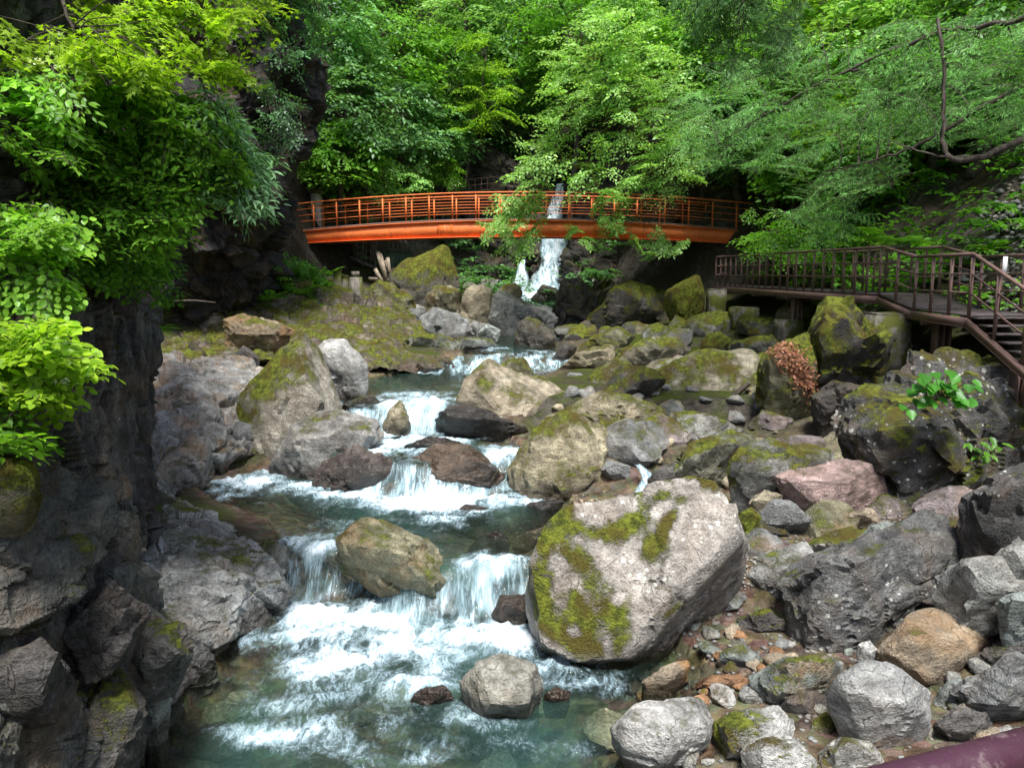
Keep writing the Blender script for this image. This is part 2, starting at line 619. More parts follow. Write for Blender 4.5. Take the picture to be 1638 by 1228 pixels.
PURPLE = make_paint_mat("purple_brown_paint", (0.055, 0.020, 0.034), (0.20, 0.15, 0.155), 0.5, 0.36, 5.0)
DECKM = make_plain_mat("deck_plate", (0.045, 0.035, 0.038), (0.10, 0.08, 0.08), 8, 0.7)
CONC = make_plain_mat("concrete", (0.12, 0.11, 0.095), (0.25, 0.23, 0.195), 5, 0.9, 0.4, 0.6)
WHITEP = make_plain_mat("white_paint", (0.62, 0.63, 0.62), (0.78, 0.78, 0.77), 7, 0.6, 0.1)
GREENP = make_plain_mat("green_panel", (0.10, 0.17, 0.13), (0.15, 0.235, 0.18), 2, 0.55, 0.1)
WOODW = make_plain_mat("weathered_wood", (0.20, 0.16, 0.12), (0.42, 0.35, 0.27), 9, 0.85, 0.4)
GREYST = make_plain_mat("grey_steel", (0.16, 0.15, 0.14), (0.28, 0.26, 0.25), 9, 0.6, 0.2)
# ------------------------------------------------------------------ stream levels and terrain
CY = np.array([2, 5, 8, 8.9, 9.6, 11, 12, 13, 14, 15, 16, 17.3, 19, 22, 25, 28, 33, 36, 40, 44, 47])
CL = np.array([-4.2, -4.2, -3.9, -3.7, -3.7, -3.75, -3.7, -4.2, -5.4, -6.2, -5.4, -3.8, -4.2, -4.9, -1.6, -1.8, -2.1, -1.7, -0.7, 0.3, 0.6])
CR = np.array([0.9, 1.1, 1.9, 2.5, 2.2, 0.9, 0.7, 1.1, 1.1, 0.7, 0.3, -0.3, -0.6, 0.6, 1.8, 1.9, 2.1, 2.4, 3.2, 3.6, 3.8])


def lip0(x): return 10.65 + 0.75 * sstep(-1.2, -2.3, x) + 0.08 * np.sin(x * 5.1)


LIPS = [(lip0, 0.58, 0.42), (lambda x: 14.95 + 0.25 * np.sin(x * 1.7 + 1) + 3.2 * sstep(-3.5, -4.3, x), 0.55, 0.60), (lambda x: 17.75 + 0.2 * np.sin(x * 2.3) + 1.2 * sstep(-3.5, -4.3, x), 0.60, 0.75),
        (lambda x: 25.6 + 0.3 * np.sin(x * 1.1), 0.40, 2.2), (lambda x: 36.6 + 0.3 * np.sin(x * 1.9), 0.90, 1.4), (lambda x: 39.2 + 0.3 * np.sin(x * 1.4), 0.60, 1.0)]


def water_z(x, y):
    z = np.zeros_like(x)
    for fn, dz, wd in LIPS:
        z = z + dz * sstep(-wd, 0.12, y - fn(x))
    return z


def fall_mask(x, y):
    f = np.zeros_like(x)
    for fn, dz, wd in LIPS:
        t = y - fn(x)
        f = np.maximum(f, sstep(-wd - 0.15, -wd + 0.15, t) * sstep(0.12, -0.12, t))
    return f


CTRL = [(-1.5, 4, -.7), (-1, 7, -.6), (-2.5, 8.5, -.5), (0, 9, -.5), (1, 8.2, -.25), (-2, 10.5, -.6), (-.5, 10.6, -.4),
        (-3.2, 11.9, .45), (-1.5, 11.9, .5), (0.2, 11.6, .5), (-3, 13.5, -.1), (-1, 13.5, 0), (-4.5, 14.5, 0), (-5.6, 15.5, .3), (0, 13.3, .2), (1, 13, .45),
        (-3.6, 15.3, .95), (-2, 15.3, 1.0), (-.3, 15.2, 1.0), (-2, 16.5, .95), (-3.2, 18.2, 1.6), (-2, 18.1, 1.6), (-1.3, 18.3, 1.6),
        (-3.5, 21, 1.0), (-2, 21, 1.0), (0, 22, 1.3), (-1, 24, 1.4), (-1, 25.5, 2.2), (1, 25.5, 2.2), (0, 30, 1.8), (0, 34, 1.9), (1.5, 32, 2.0),
        (-.5, 37, 2.7), (1.5, 37, 2.7), (1, 41, 3.0), (2, 43, 3.1),
        (1.6, 6.6, -.1), (2.4, 7, -.04), (3.2, 7.2, 0), (4.5, 7.2, .05), (5, 6.4, .1), (6, 7.2, .4), (2.9, 8.2, -.03), (3.3, 9.3, .05), (4.4, 9, .15), (5.3, 8, .25), (5.8, 8.8, .6), (6.4, 9.7, 1.15),
        (3.4, 9.8, .05), (4.8, 10, .3), (3.8, 10.6, .25), (5.2, 10.6, .7), (2.4, 10.8, .3), (3.6, 11.4, .55), (4.2, 11.8, .65), (5.1, 12.2, .8), (7.4, 12.9, 1.2), (6.8, 15.8, 1.5), (6.1, 17, 1.6), (7.3, 17.2, 2.0),
        (4.7, 19.6, 1.5), (2.4, 23.6, 1.7), (4, 22.6, 1.75), (3.3, 26, 2.2), (1.7, 21.8, 1.6), (4, 16.2, 1.15), (2.5, 16.4, 1.1), (3.6, 14, .8), (2, 14.4, .85), (6.5, 25, 2.25), (7, 22, 2.1), (6.7, 30.6, 2.8), (4.8, 32.5, 2.4),
        (8.2, 13.5, 2.0), (8, 9, 1.7), (10, 9, 2.4), (8.6, 17, 2.7), (8.5, 24, 2.5), (3, 29, 2.3), (8.3, 31, 2.9), (5, 35.5, 3.0), (3.8, 38, 3.6), (2.6, 35, 2.5),
        (10.4, 12, 3.3), (10.4, 16, 3.9), (10.4, 24, 4.1), (10.3, 31, 4.2), (12, 5, 3.2), (5, 4, .0), (8, 3, 1.5), (6, -3, 1.5), (0, -3, -.7), (-6, -3, 1),
        (-3.8, 8, -.4), (-4.6, 8, -.1), (-5.5, 9, .6), (-5, 11.5, .8), (-6.5, 11.5, 2), (-6.8, 14.5, .8), (-7.7, 15, 1.6), (-6.6, 17, 1.3), (-5.2, 18.5, 1.6), (-6, 20, 1.5),
        (-5.7, 22, 1.4), (-8, 20, 1.9), (-7, 24, 2.0), (-4.2, 24.5, 1.2), (-9, 25, 2.8), (-6, 27, 2.4), (-4, 28, 1.7), (-3.2, 31, 1.6), (-6, 31, 2.9), (-7.5, 35, 4.0), (-4, 36, 3.5),
        (-2.2, 36.5, 3.2), (-2.5, 41, 4.0), (-9, 40, 6.5), (-10, 30, 4.4), (-6, 5, 1.2), (-9, 11, 3.5), (-5, 1, .8), (6, 40, 6), (5, 46, 6.5), (-2, 47, 6)]
CT_ = np.array(CTRL, float)
_D = np.linalg.norm(CT_[:, None, :2] - CT_[None, :, :2], axis=2)
_n = len(CT_)
_A = np.zeros((_n + 3, _n + 3))
_A[:_n, :_n] = _D + 0.02 * np.eye(_n) * -1
_A[:_n, _n] = 1
_A[:_n, _n + 1:] = CT_[:, :2]
_A[_n:, :_n] = _A[:_n, _n:].T
_Wt = np.linalg.solve(_A, np.concatenate([CT_[:, 2], [0, 0, 0]]))

LY, LX = np.array([-6, 4, 11, 16, 22, 30, 36, 42, 46, 60]), np.array([-6, -6.0, -7.5, -9.5, -11.5, -11, -8.5, -4.2, -2.5, -2.0])
RY, RX = np.array([-6, 5, 12, 24, 31, 35, 38, 42, 46, 60]), np.array([12, 11, 10.4, 10.5, 10.2, 8.0, 5.2, 4.6, 4.6, 4.4])


def ground_z(x, y, detail=True):
    x = np.asarray(x, float)
    y = np.asarray(y, float)
    xr = np.clip(x, -12, 13)
    yr = np.clip(y, -4, 47)
    r = np.hypot(xr[:, None] - CT_[None, :, 0], yr[:, None] - CT_[None, :, 1])
    z = r @ _Wt[:_n] + _Wt[_n] + _Wt[_n + 1] * xr + _Wt[_n + 2] * yr
    if detail:
        q = np.stack([x, y, x * 0], 1)
        z = z + fbm(q * 0.9, 4, 3) * 0.14
    wz = water_z(x, y)
    cl, cr = np.interp(y, CY, CL), np.interp(y, CY, CR)
    e = np.minimum(x - cl, cr - x)
    ins = e > 0
    dep = 0.10 + 0.55 * sstep(0.0, 1.3, e) + 0.15 * sstep(0, 1, e) * np.sin(x * 2.1 + y)
    dep = np.where(fall_mask(x, y) > 0.3, 0.09, dep)
    z = np.where(ins, np.minimum(z, wz - dep), z)
    near = (~ins) & (y < 46)
    z = np.where(near, np.maximum(z, wz + 0.05 + np.clip(-e, 0, 1.0) * 0.12), z)
    # gorge walls
    jit = fbm(np.stack([x * 0.16, y * 0.16, x * 0], 1), 3, 11) * 2.2 if detail else 0
    lx, rx = np.interp(y, LY, LX), np.interp(y, RY, RX)
    sl = np.interp(y, [0, 20, 30, 45], [1.5, 1.7, 1.3, 1.2])
    sr = np.interp(y, [0, 20, 30, 36, 45], [0.85, 0.85, 0.9, 1.5, 1.4])
    dl = np.clip(lx + jit - x, 0, None)
    dr = np.clip(x - rx + jit * 0.4, 0, None)
    z = z + sl * dl + sr * dr
    db = np.clip(y - 46 + jit * 0.8, 0, None)
    z = z + 1.45 * db
    return np.minimum(z, 34 + (jit * 0.5 if detail else 0))


def ground_pt(x, y):
    return float(ground_z(np.array([x]), np.array([y]))[0])


def build_ground():
    xs = np.concatenate([-np.geomspace(9.2, 60, 46)[::-1], np.arange(-9, 9.01, 0.11), np.geomspace(9.2, 60, 46)])
    ys = np.concatenate([np.arange(-12, 5, 0.6), np.arange(5, 20, 0.11), np.arange(20, 40, 0.2), np.geomspace(40, 85, 60)])
    X, Y = np.meshgrid(xs, ys)
    x, y = X.ravel(), Y.ravel()
    z = ground_z(x, y)
    V = np.stack([x, y, z], 1)
    far = sstep(7, 13, np.abs(x)) + sstep(38, 46, y)
    V[:, 2] += fbm(V * 0.45, 5, 5) * 0.55 * np.clip(far, 0, 1)
    nx, ny = len(xs), len(ys)
    i, j = np.meshgrid(np.arange(ny - 1), np.arange(nx - 1), indexing='ij')
    a = (i * nx + j).ravel()
    F = np.stack([a, a + 1, a + nx + 1, a + nx], 1)
    cl, cr = np.interp(y, CY, CL), np.interp(y, CY, CR)
    e = np.minimum(x - cl, cr - x)
    bed = sstep(-0.9, 0.0, e) * (y < 46)
    bed = np.maximum(bed, sstep(1.0, 2.0, x) * sstep(8.6, 6.8, x) * sstep(18, 14, y) * 0.8)
    o = mobj("ground", V, F, GROUND, attrs={"bed": ('POINT', bed)})
    tag(o, kind="structure")


build_ground()

# foam: where the water churns, in pixels on the pool each patch lies in (u, v, ru, rv, strength, level)
FOAM = [(560, 995, 160, 50, 1.1, 0), (480, 985, 70, 35, 1.0, 0), (640, 1040, 160, 55, 1.0, 0), (800, 1015, 110, 45, 1.1, 0), (885, 1055, 90, 28, .95, 0), (770, 985, 65, 28, 1.1, 0), (540, 1060, 140, 45, .85, 0),
        (440, 1176, 150, 30, .74, 0), (580, 1195, 190, 30, .6, 0), (930, 1095, 110, 30, .62, 0), (990, 1115, 60, 22, .55, 0), (500, 1110, 140, 40, .66, 0), (660, 1115, 130, 40, .72, 0),
        (750, 1150, 120, 30, .5, 0), (390, 1100, 60, 40, .45, 0), (850, 1200, 220, 30, .38, 0),
        (700, 800, 165, 20, 1.1, .6), (830, 797, 50, 16, 1.1, .6), (560, 785, 110, 13, 1.0, .6), (400, 768, 85, 19, 1.05, .6), (480, 780, 70, 12, .9, .6), (720, 828, 95, 13, .7, .6),
        (350, 790, 40, 20, .6, .6), (680, 712, 110, 18, .95, 1.15), (800, 722, 45, 15, .9, 1.15), (600, 725, 60, 12, .8, 1.15), (740, 730, 60, 14, .8, 1.15),
        (800, 524, 55, 7, 1.0, 2.15), (875, 522, 25, 14, .95, 2.15), (850, 577, 45, 8, .95, 1.95), (790, 560, 30, 6, .65, 2.1), (495, 915, 62, 55, .95, .3), (470, 880, 30, 20, .5, .6), (765, 945, 50, 40, .95, .3), (650, 670, 90, 30, .9, 1.4), (860, 470, 60, 12, 1.1, 3.65), (850, 490, 50, 8, .8, 3.65)]


def foam_at(x, y, z):
    q = np.stack([x, y, z], 1)
    x = x + fbm(q * 0.9, 3, 71) * .45
    y = y + fbm(q * 0.9, 3, 72) * .45
    f = np.zeros_like(x)
    for u, v, ru, rv, s, lv in FOAM:
        c = G(u, v, lv)
        rx = ru / FPX * c[1] * 0.9
        a, b = G(u, v - rv, lv), G(u, v + rv, lv)
        ry = max(0.15, abs(a[1] - b[1]) / 2)
        t = ((x - c[0]) / rx) ** 2 + ((y - c[1]) / ry) ** 2
        f = np.maximum(f, s * np.exp(-t * 0.9) * (np.abs(z - lv) < 0.75))
    return f


def build_water():
    xs = np.arange(-6.6, 4.6, 0.05)
    ys = np.concatenate([np.arange(2.5, 7, 0.12), np.arange(7, 18.6, 0.045), np.arange(18.6, 46, 0.11)])
    X, Y = np.meshgrid(xs, ys)
    x, y = X.ravel(), Y.ravel()
    z = water_z(x, y)
    g = ground_z(x, y)
    fall = fall_mask(x, y)
    q = np.stack([x, y, z], 1)
    foam = foam_at(x, y, z) * (0.83 + 0.45 * fbm(q * 1.5, 3, 73))
    foam = np.maximum(foam, fall * (0.60 + 0.4 * fbm(q * np.array([2.2, .5, .5]), 3, 9)))
    cl, cr = np.interp(y, CY, CL), np.interp(y, CY, CR)
    e = np.minimum(x - cl, cr - x)
    keep = (e > -0.5) & (g < z + 0.25)
    dz = fbm(q * np.array([1.6, 2.6, 1]), 4, 21) * 0.022 + np.clip(foam, 0, 1) * (np.abs(fbm(q * np.array([2.8, 3.2, 2]), 4, 23)) * 0.13 + 0.02) * (1 - fall)
    dz += fall * fbm(q * np.array([6, 1, 1]), 3, 25) * 0.06
    dz += 0.05 * fbm(q * 1.1, 3, 29) * (y < 11) + np.clip(foam, 0, 1) * fbm(q * 1.7, 3, 30) * .07 * (1 - fall)
    V = np.stack([x, y, z + dz], 1)
    dep = np.clip(z - g, 0, 2)
    nx, ny = len(xs), len(ys)
    i, j = np.meshgrid(np.arange(ny - 1), np.arange(nx - 1), indexing='ij')
    a = (i * nx + j).ravel()
    F = np.stack([a, a + 1, a + nx + 1, a + nx], 1)
    F = F[keep[F].any(axis=1)]
    used = np.unique(F)
    mp = np.full(len(V), -1)
    mp[used] = np.arange(len(used))
    o = mobj("stream_water", V[used], mp[F], WATER, attrs={"foam": ('POINT', np.clip(foam[used], 0, 1.2)), "fall": ('POINT', fall[used]), "depth": ('POINT', dep[used])})
    tag(o, kind="structure")


build_water()

# ------------------------------------------------------------------ rock builders
_ico = {}


def ico(sub):
    if sub not in _ico:
        bm = bmesh.new()
        bmesh.ops.create_icosphere(bm, subdivisions=sub, radius=1)
        bm.verts.ensure_lookup_table()
        V = np.array([v.co[:] for v in bm.verts])
        V /= np.linalg.norm(V, axis=1)[:, None]
        F = np.array([[v.index for v in f.verts] for f in bm.faces])
        bm.free()
        _ico[sub] = (V, F)
    return _ico[sub]


def hull_planes(pts, mergecos=0.92):
    bm = bmesh.new()
    for p in pts:
        bm.verts.new(p)
    r = bmesh.ops.convex_hull(bm, input=bm.verts)
    bm.normal_update()
    N, D, A = [], [], []
    for f in bm.faces:
        n = np.array(f.normal[:])
        ar = f.calc_area()
        if np.linalg.norm(n) < 0.5 or ar < 1e-7: continue
        N.append(n)
        D.append(n @ np.array(f.verts[0].co[:]))
        A.append(ar)
    bm.free()
    N, D = np.array(N), np.array(D)
    keep = []
    for k in np.argsort(A)[::-1]:
        if not any(N[k] @ N[j] > mergecos for j in keep):
            keep.append(k)
    return N[keep], D[keep]


def blocks(p, seed, tilt=0.5, off=0.5):
    """angular blocks: nearest jittered cell gives a tilted plane; returns offset and distance to the joint"""
    i0 = np.floor(p).astype(np.int64)
    b1 = np.full(len(p), 9.0)
    b2 = np.full(len(p), 9.0)
    val = np.zeros(len(p))
    for dx in (-1, 0, 1):
        for dy in (-1, 0, 1):
            for dz in (-1, 0, 1):
                c = i0 + np.array([dx, dy, dz])
                h = (c[:, 0] * 374761393 + c[:, 1] * 668265263 + c[:, 2] * 1440662683 + seed * 974711) & 0xffffffff
                h = ((h ^ (h >> 13)) * 1274126177) & 0xffffffff
                h = h ^ (h >> 16)
                j = np.stack([(h & 1023), (h >> 10) & 1023, (h >> 20) & 1023], 1) / 1023.0
                r = p - (c + j * 0.9 + 0.05)
                d = np.sqrt((r ** 2).sum(1))
                g = _g[(h >> 7) & 63]
                v = (r * g).sum(1) * tilt + (j[:, 0] - 0.5) * off
                nb = d < b1
                b2 = np.where(nb, b1, np.minimum(b2, d))
                val = np.where(nb, v, val)
                b1 = np.where(nb, d, b1)
    return val, b2 - b1


def project(V):
    r = V - np.array([0, 0, EYE])
    f = r[:, 1] * CT - r[:, 2] * ST
    return np.stack([PW / 2 + FPX * r[:, 0] / f, PH / 2 - FPX * (r[:, 1] * ST + r[:, 2] * CT) / f], 1)


TONE = dict(pale=(0.39, 0.39, 0.365), grey=(0.245, 0.255, 0.25), cream=(0.40, 0.355, 0.255), dark=(0.105, 0.10, 0.095), pink=(0.36, 0.265, 0.245), purple=(0.25, 0.215, 0.215),
            teal=(0.28, 0.315, 0.295), brown=(0.15, 0.115, 0.09), tan=(0.37, 0.31, 0.23), white=(0.50, 0.50, 0.48), olive=(0.26, 0.25, 0.17), rust=(0.30, 0.17, 0.09), mid=(0.30, 0.305, 0.285))


def rock_detail(pos, nrm, size, seed, rough=1.0, strata=0.5, crack=1.0):
    q = pos / size + seed * 3.7
    rs = np.random.default_rng(seed)
    a = rs.normal(size=3)
    a /= np.linalg.norm(a)
    d = fbm(q * 1.3, 3, seed) * 0.06
    wq = q + 0.06 * np.stack([fbm(q * 5, 3, seed + 31), fbm(q * 5, 3, seed + 32), fbm(q * 5, 3, seed + 33)], 1)
    st = wq + a * ((wq @ a) * 0.9)[:, None]
    v, e = blocks(st * 2.1, seed, 0.55, 0.5)
    d += v * 0.095
    d -= crack * (1 - sstep(0.0, 0.07, e)) * 0.012
    v, e = blocks(st * 5.0 + 3.3, seed + 1, 0.6, 0.6)
    m = sstep(-0.1, 0.35, fbm(q * 2.2, 2, seed + 5))
    d += v * 0.040 * m
    t = (q @ a) * 7.0 + fbm(q * 2.0, 3, seed + 2) * 0.9
    t = t - np.floor(t)
    d += strata * (sstep(0, 0.75, t) - 0.5 - 0.9 * sstep(0.88, 1, t)) * 0.022
    d += fbm(q * 8, 4, seed + 4, 0.55) * 0.016
    return d * size * rough


def boulder(label, outline, Y, tone='grey', moss=0.2, front=None, thick=None, sub=5, seed=None, rough=1.0, p=16, strata=0.5, sit=True, wl=None, lichen=0.0, stain=0.1,
            fol=0.35, group=None, name="boulder", cat="boulder", mossy_side=None, tintj=0.06, chops=None, merge=None, moss_lines=None):
    global _bseed
    _bseed += 1
    seed = _bseed if seed is None else seed
    rs = np.random.default_rng(seed)
    moss = moss + (0.07 if Y > 11 and 0.05 < moss < .5 else 0)
    chops = (0 if front is not None else 2) if chops is None else chops
    merge = (0.97 if front is not None else 0.90) if merge is None else merge
    zb = P(outline[0][0], max(o[1] for o in outline), Y)[2]
    if sit and Y < 11 and zb < -0.15:          # stand it on the shore instead of under it
        Y = Y * (EYE + 0.08) / (EYE - zb)
    O = np.array([P(o[0], o[1], Y + (o[2] if len(o) > 2 else 0)) for o in outline])
    uv = np.array([o[:2] for o in outline], float)
    c2 = (uv.min(0) + uv.max(0)) / 2
    ext = O.max(0) - O.min(0)
    wdt = max(ext[0], ext[2])
    th = thick if thick else 0.75 * (ext[0] + ext[2]) / 2
    pts = list(O)
    if front is None:
        for k, (u, v) in enumerate(uv[rs.permutation(len(uv))[:5]]):
            s = rs.uniform(0.4, 0.75)
            pts.append(P(c2[0] + (u - c2[0]) * s, c2[1] + (v - c2[1]) * s - 0.08 * (uv[:, 1].max() - uv[:, 1].min()), Y - th * rs.uniform(0.25, 0.42)))
    else:
        pts += [P(u, v, Y + d) for u, v, d in front]
    for k, (u, v) in enumerate(uv[::2]):
        s = rs.uniform(0.6, 0.9)
        pts.append(P(c2[0] + (u - c2[0]) * s, c2[1] + (v - c2[1]) * s, Y + th * rs.uniform(0.45, 0.65)))
    pts = np.array(pts)
    zmin, zmax = O[:, 2].min(), O[:, 2].max()
    if sit:
        low = pts[pts[:, 2] < zmin + 0.35 * (zmax - zmin)]
        gz = ground_z(low[:, 0], low[:, 1], False)
        ex = low.copy()
        ex[:, 2] = np.clip(gz - 0.12, zmin - 0.6 * (zmax - zmin), zmin - 0.03)
        ex[:, :2] = low[:, :2].mean(0) + (low[:, :2] - low[:, :2].mean(0)) * 0.85
        pts = np.concatenate([pts, ex])
    N, D = hull_planes(pts, merge)
    c = pts.mean(0)
    h = np.maximum(D - N @ c, 1e-3)
    cn = rs.normal(size=(chops, 3)) * np.array([1, 1, .8])
    cn /= np.linalg.norm(cn, axis=1)[:, None]
    N = np.concatenate([N, cn])
    h = np.concatenate([h, ((pts - c) @ cn.T).max(0) * rs.uniform(.80, .92, chops)])
    pw = max(uv.max(0) - uv.min(0))
    sub = 6 if pw > 240 else 5 if pw > 95 else 4
    U, F = ico(sub)
    e = (pts.max(0) - pts.min(0)) / 2
    d = U * e
    d /= np.linalg.norm(d, axis=1)[:, None]
    k = np.clip(d @ N.T, 0, None) / h
    p = p * 4.5
    m = k.max(1)
    r = 1.0 / (m * ((k / m[:, None]) ** p).sum(1) ** (1 / p))
    V = c + d * r[:, None]
    sc = (pts.max(0) - pts.min(0)) / (V.max(0) - V.min(0))
    V = (V - (V.max(0) + V.min(0)) / 2) * np.clip(sc, 1, 1.3) + (pts.max(0) + pts.min(0)) / 2
    size = float(np.cbrt(e[0] * e[1] * e[2]) * 2)
    V = V + d * rock_detail(V, d, size, seed, rough, strata)[:, None]
    attrs = {}
    if wl is not None:
        n = fbm(V * 3, 3, seed)
        attrs["wet"] = ('POINT', sstep(0.30, 0.06, V[:, 2] - wl + n * 0.12))
    if mossy_side is not None:
        ms = np.array(mossy_side, float)
        ms /= np.linalg.norm(ms)
        attrs["mossv"] = ('POINT', np.clip(d @ ms, 0, 1))
    if moss_lines is not None:
        uvp = project(V)
        mv = np.zeros(len(V))
        for line, wd in moss_lines:
            L_ = np.array(line, float)
            wob = 1 + 0.9 * fbm(V * 4, 3, seed + 8)
            for a, b in zip(L_[:-1], L_[1:]):
                t = np.clip(((uvp - a) @ (b - a)) / ((b - a) @ (b - a)), 0, 1)
                dd = np.linalg.norm(uvp - (a + t[:, None] * (b - a)), axis=1)
                mv = np.maximum(mv, np.exp(-(dd / (wd * np.clip(wob, .25, 2))) ** 2))
        attrs["mossv"] = ('POINT', mv)
    base = np.array([c[0], c[1], V[:, 2].min()])
    o = mobj(name, V, F, ROCK, attrs=attrs or None, origin=base, sharp=26)
    tn = np.array(TONE[tone] if isinstance(tone, str) else tone) * (1 + rs.uniform(-tintj, tintj))
    o.color = (*tn, 1)
    o["moss"], o["lichen"], o["stain"], o["foliation"] = float(moss), float(lichen), float(stain), float(fol)
    tag(o, label, cat, group)
    return o


_bseed = 100


def patch(name, ctrl, NR, NC, tone='grey', moss=0.2, seed=1, rough=1.0, strata_axis=None, strata_f=2.2, strata_a=0.08, lichen=0.1, stain=0.2, fol=0.6, wl=None, amp=0.22, label=None, cat=None, bscale=1.0, mat=None):
    """bedrock sheet through a grid of control points (u, v, Y)"""
    C = np.array([[P(*q) for q in row] for row in ctrl])
    A = spline(C, NR)
    B = np.swapaxes(spline(np.swapaxes(A, 0, 1), NC), 0, 1)
    dU = np.gradient(B, axis=1)
    dV = np.gradient(B, axis=0)
    n = np.cross(dU, dV)
    n /= np.linalg.norm(n, axis=2)[..., None] + 1e-9
    c = B.mean((0, 1))
    if (n * (np.array([0, 0, EYE]) - B)).sum(2).mean() < 0: n = -n
    V = B.reshape(-1, 3)
    n = n.reshape(-1, 3)
    q = V + seed * 5.1
    d = fbm(q * 0.4, 3, seed) * amp * 1.5
    wq = V + 0.10 * np.stack([fbm(q * 1.6, 3, seed + 31), fbm(q * 1.6, 3, seed + 32), fbm(q * 1.6, 3, seed + 33)], 1)
    if strata_axis is not None:
        a = np.array(strata_axis, float)
        a /= np.linalg.norm(a)
        wq = wq + a * ((wq @ a) * (strata_f - 1))[:, None]
    for fq, am in ((0.55, 1.6), (1.3, 0.75), (3.1, 0.3)):
        v, e = blocks(wq * fq * bscale, seed + int(fq * 10), 0.6, 0.8)
        d += v * amp * am - (1 - sstep(0, 0.06, e)) * amp * am * 0.12
    d += fbm(q * 5.5, 4, seed + 4, 0.55) * 0.022
    V = V + n * (d * rough)[:, None]
    i, j = np.meshgrid(np.arange(NR - 1), np.arange(NC - 1), indexing='ij')
    k = (i * NC + j).ravel()
    F = np.stack([k, k + 1, k + NC + 1, k + NC], 1)
    attrs = {}
    if wl is not None:
        attrs["wet"] = ('POINT', sstep(0.45, 0.08, V[:, 2] - wl + fbm(V * 2, 3, seed) * 0.2))
    o = mobj(name, V, F, mat or ROCK, attrs=attrs or None, sharp=30)
    o.color = (*(TONE[tone] if isinstance(tone, str) else tone), 1)
    o["moss"], o["lichen"], o["stain"], o["foliation"] = float(moss), float(lichen), float(stain), float(fol)
    if label:
        tag(o, label, cat)
    else:
        tag(o, kind="structure")
    return o


# ------------------------------------------------------------------ bedrock: cliffs and ledges
# near left cliff: dark schist wall, seen at a glancing angle
patch("cliff_left_near", [
    [(-700, -330, 4.0), (-260, -330, 6.2), (40, -330, 8.4), (170, -330, 10.2), (215, -330, 12.0), (150, -330, 15.5)],
    [(-700, 20, 4.0), (-260, 20, 6.2), (40, 20, 8.6), (175, 20, 10.4), (225, 20, 12.0), (170, 20, 15.5)],
    [(-700, 300, 4.0), (-260, 300, 6.2), (50, 300, 8.8), (200, 300, 10.4), (250, 300, 12.0), (190, 300, 15.5)],
    [(-700, 440, 4.0), (-260, 440, 5.8), (60, 440, 8.2), (210, 440, 10.0), (248, 440, 11.6), (190, 440, 15.5)],
    [(-700, 640, 3.8), (-260, 640, 5.2), (40, 640, 7.3), (185, 640, 9.2), (236, 640, 11.3), (190, 640, 15.5)],
    [(-700, 800, 3.6), (-260, 800, 4.8), (30, 800, 6.6), (170, 800, 8.7), (232, 800, 11.0), (190, 800, 15.5)],
    [(-700, 950, 3.5), (-260, 950, 4.5), (20, 950, 6.3), (170, 950, 8.3), (240, 950, 10.6), (190, 950, 15.5)],
    [(-700, 1500, 3.4), (-260, 1500, 4.3), (20, 1500, 6.0), (170, 1500, 7.8), (240, 1500, 10.0), (190, 1500, 15.5)]],
    250, 210, tone=(0.125, 0.123, 0.118), moss=0.2, seed=3, strata_axis=(0.75, -0.62, 0.16), strata_f=3.6, strata_a=0.14, amp=0.2, fol=1.0, lichen=0.12, mat=CLIFF)
# broken bedrock foot of the near cliff
patch("bedrock_foot_left", [
    [(-420, 700, 4.6), (-60, 735, 5.6), (40, 745, 6.0), (110, 790, 6.6), (180, 830, 7.6), (235, 850, 9.2)],
    [(-420, 850, 4.2), (-60, 860, 5.0), (60, 870, 5.6), (140, 900, 6.4), (215, 930, 7.4), (262, 950, 8.9)],
    [(-420, 1000, 4.1), (-60, 1000, 4.9), (70, 1010, 5.4), (160, 1020, 6.2), (230, 1030, 7.1), (280, 1040, 8.4)],
    [(-420, 1150, 3.9), (-60, 1150, 4.8), (60, 1150, 5.3), (150, 1150, 6.1), (215, 1150, 7.0), (262, 1140, 8.2)],
    [(-420, 1300, 3.8), (-60, 1300, 4.6), (60, 1300, 5.3), (130, 1300, 6.0), (180, 1300, 7.0), (230, 1280, 8.2)],
    [(-420, 1500, 3.8), (-60, 1500, 4.6), (60, 1500, 5.3), (130, 1500, 6.0), (180, 1500, 7.0), (230, 1480, 8.2)]],
    200, 190, tone=(0.122, 0.126, 0.118), moss=0.18, seed=14, strata_axis=(0.35, -0.3, 0.88), strata_f=1.25, strata_a=0.30, amp=0.22, fol=0.5, lichen=0.2, wl=0.0)
# pale ledge between cliff and lower pool, tone raised to paint in missing sunlight
patch("ledge_left_low", [
    [(150, 770, 13.6), (228, 775, 13.2), (290, 795, 12.9), (350, 825, 12.4), (410, 850, 12.1), (450, 872, 12.0)],
    [(150, 840, 11.6), (232, 840, 11.2), (300, 850, 11.0), (360, 865, 10.9), (420, 890, 10.8), (448, 930, 11.0)],
    [(160, 930, 9.8), (240, 930, 9.7), (300, 935, 9.7), (360, 945, 9.9), (405, 965, 10.2), (438, 1000, 10.4)],
    [(170, 1020, 8.7), (250, 1020, 8.7), (300, 1025, 8.9), (345, 1030, 9.2), (385, 1050, 9.6), (410, 1080, 9.6)],
    [(170, 1100, 8.0), (240, 1100, 8.1), (285, 1105, 8.3), (315, 1110, 8.6), (345, 1125, 8.9), (365, 1160, 8.8)],
    [(160, 1230, 7.4), (220, 1230, 7.4), (250, 1230, 7.5), (270, 1235, 7.7), (290, 1250, 7.9), (300, 1290, 7.9)]],
    210, 170, tone=(0.43, 0.44, 0.425), moss=0.2, seed=25, strata_axis=(0.2, 0.35, 0.9), strata_f=3.0, strata_a=0.12, amp=0.16, fol=0.45, lichen=0.1, wl=0.0)
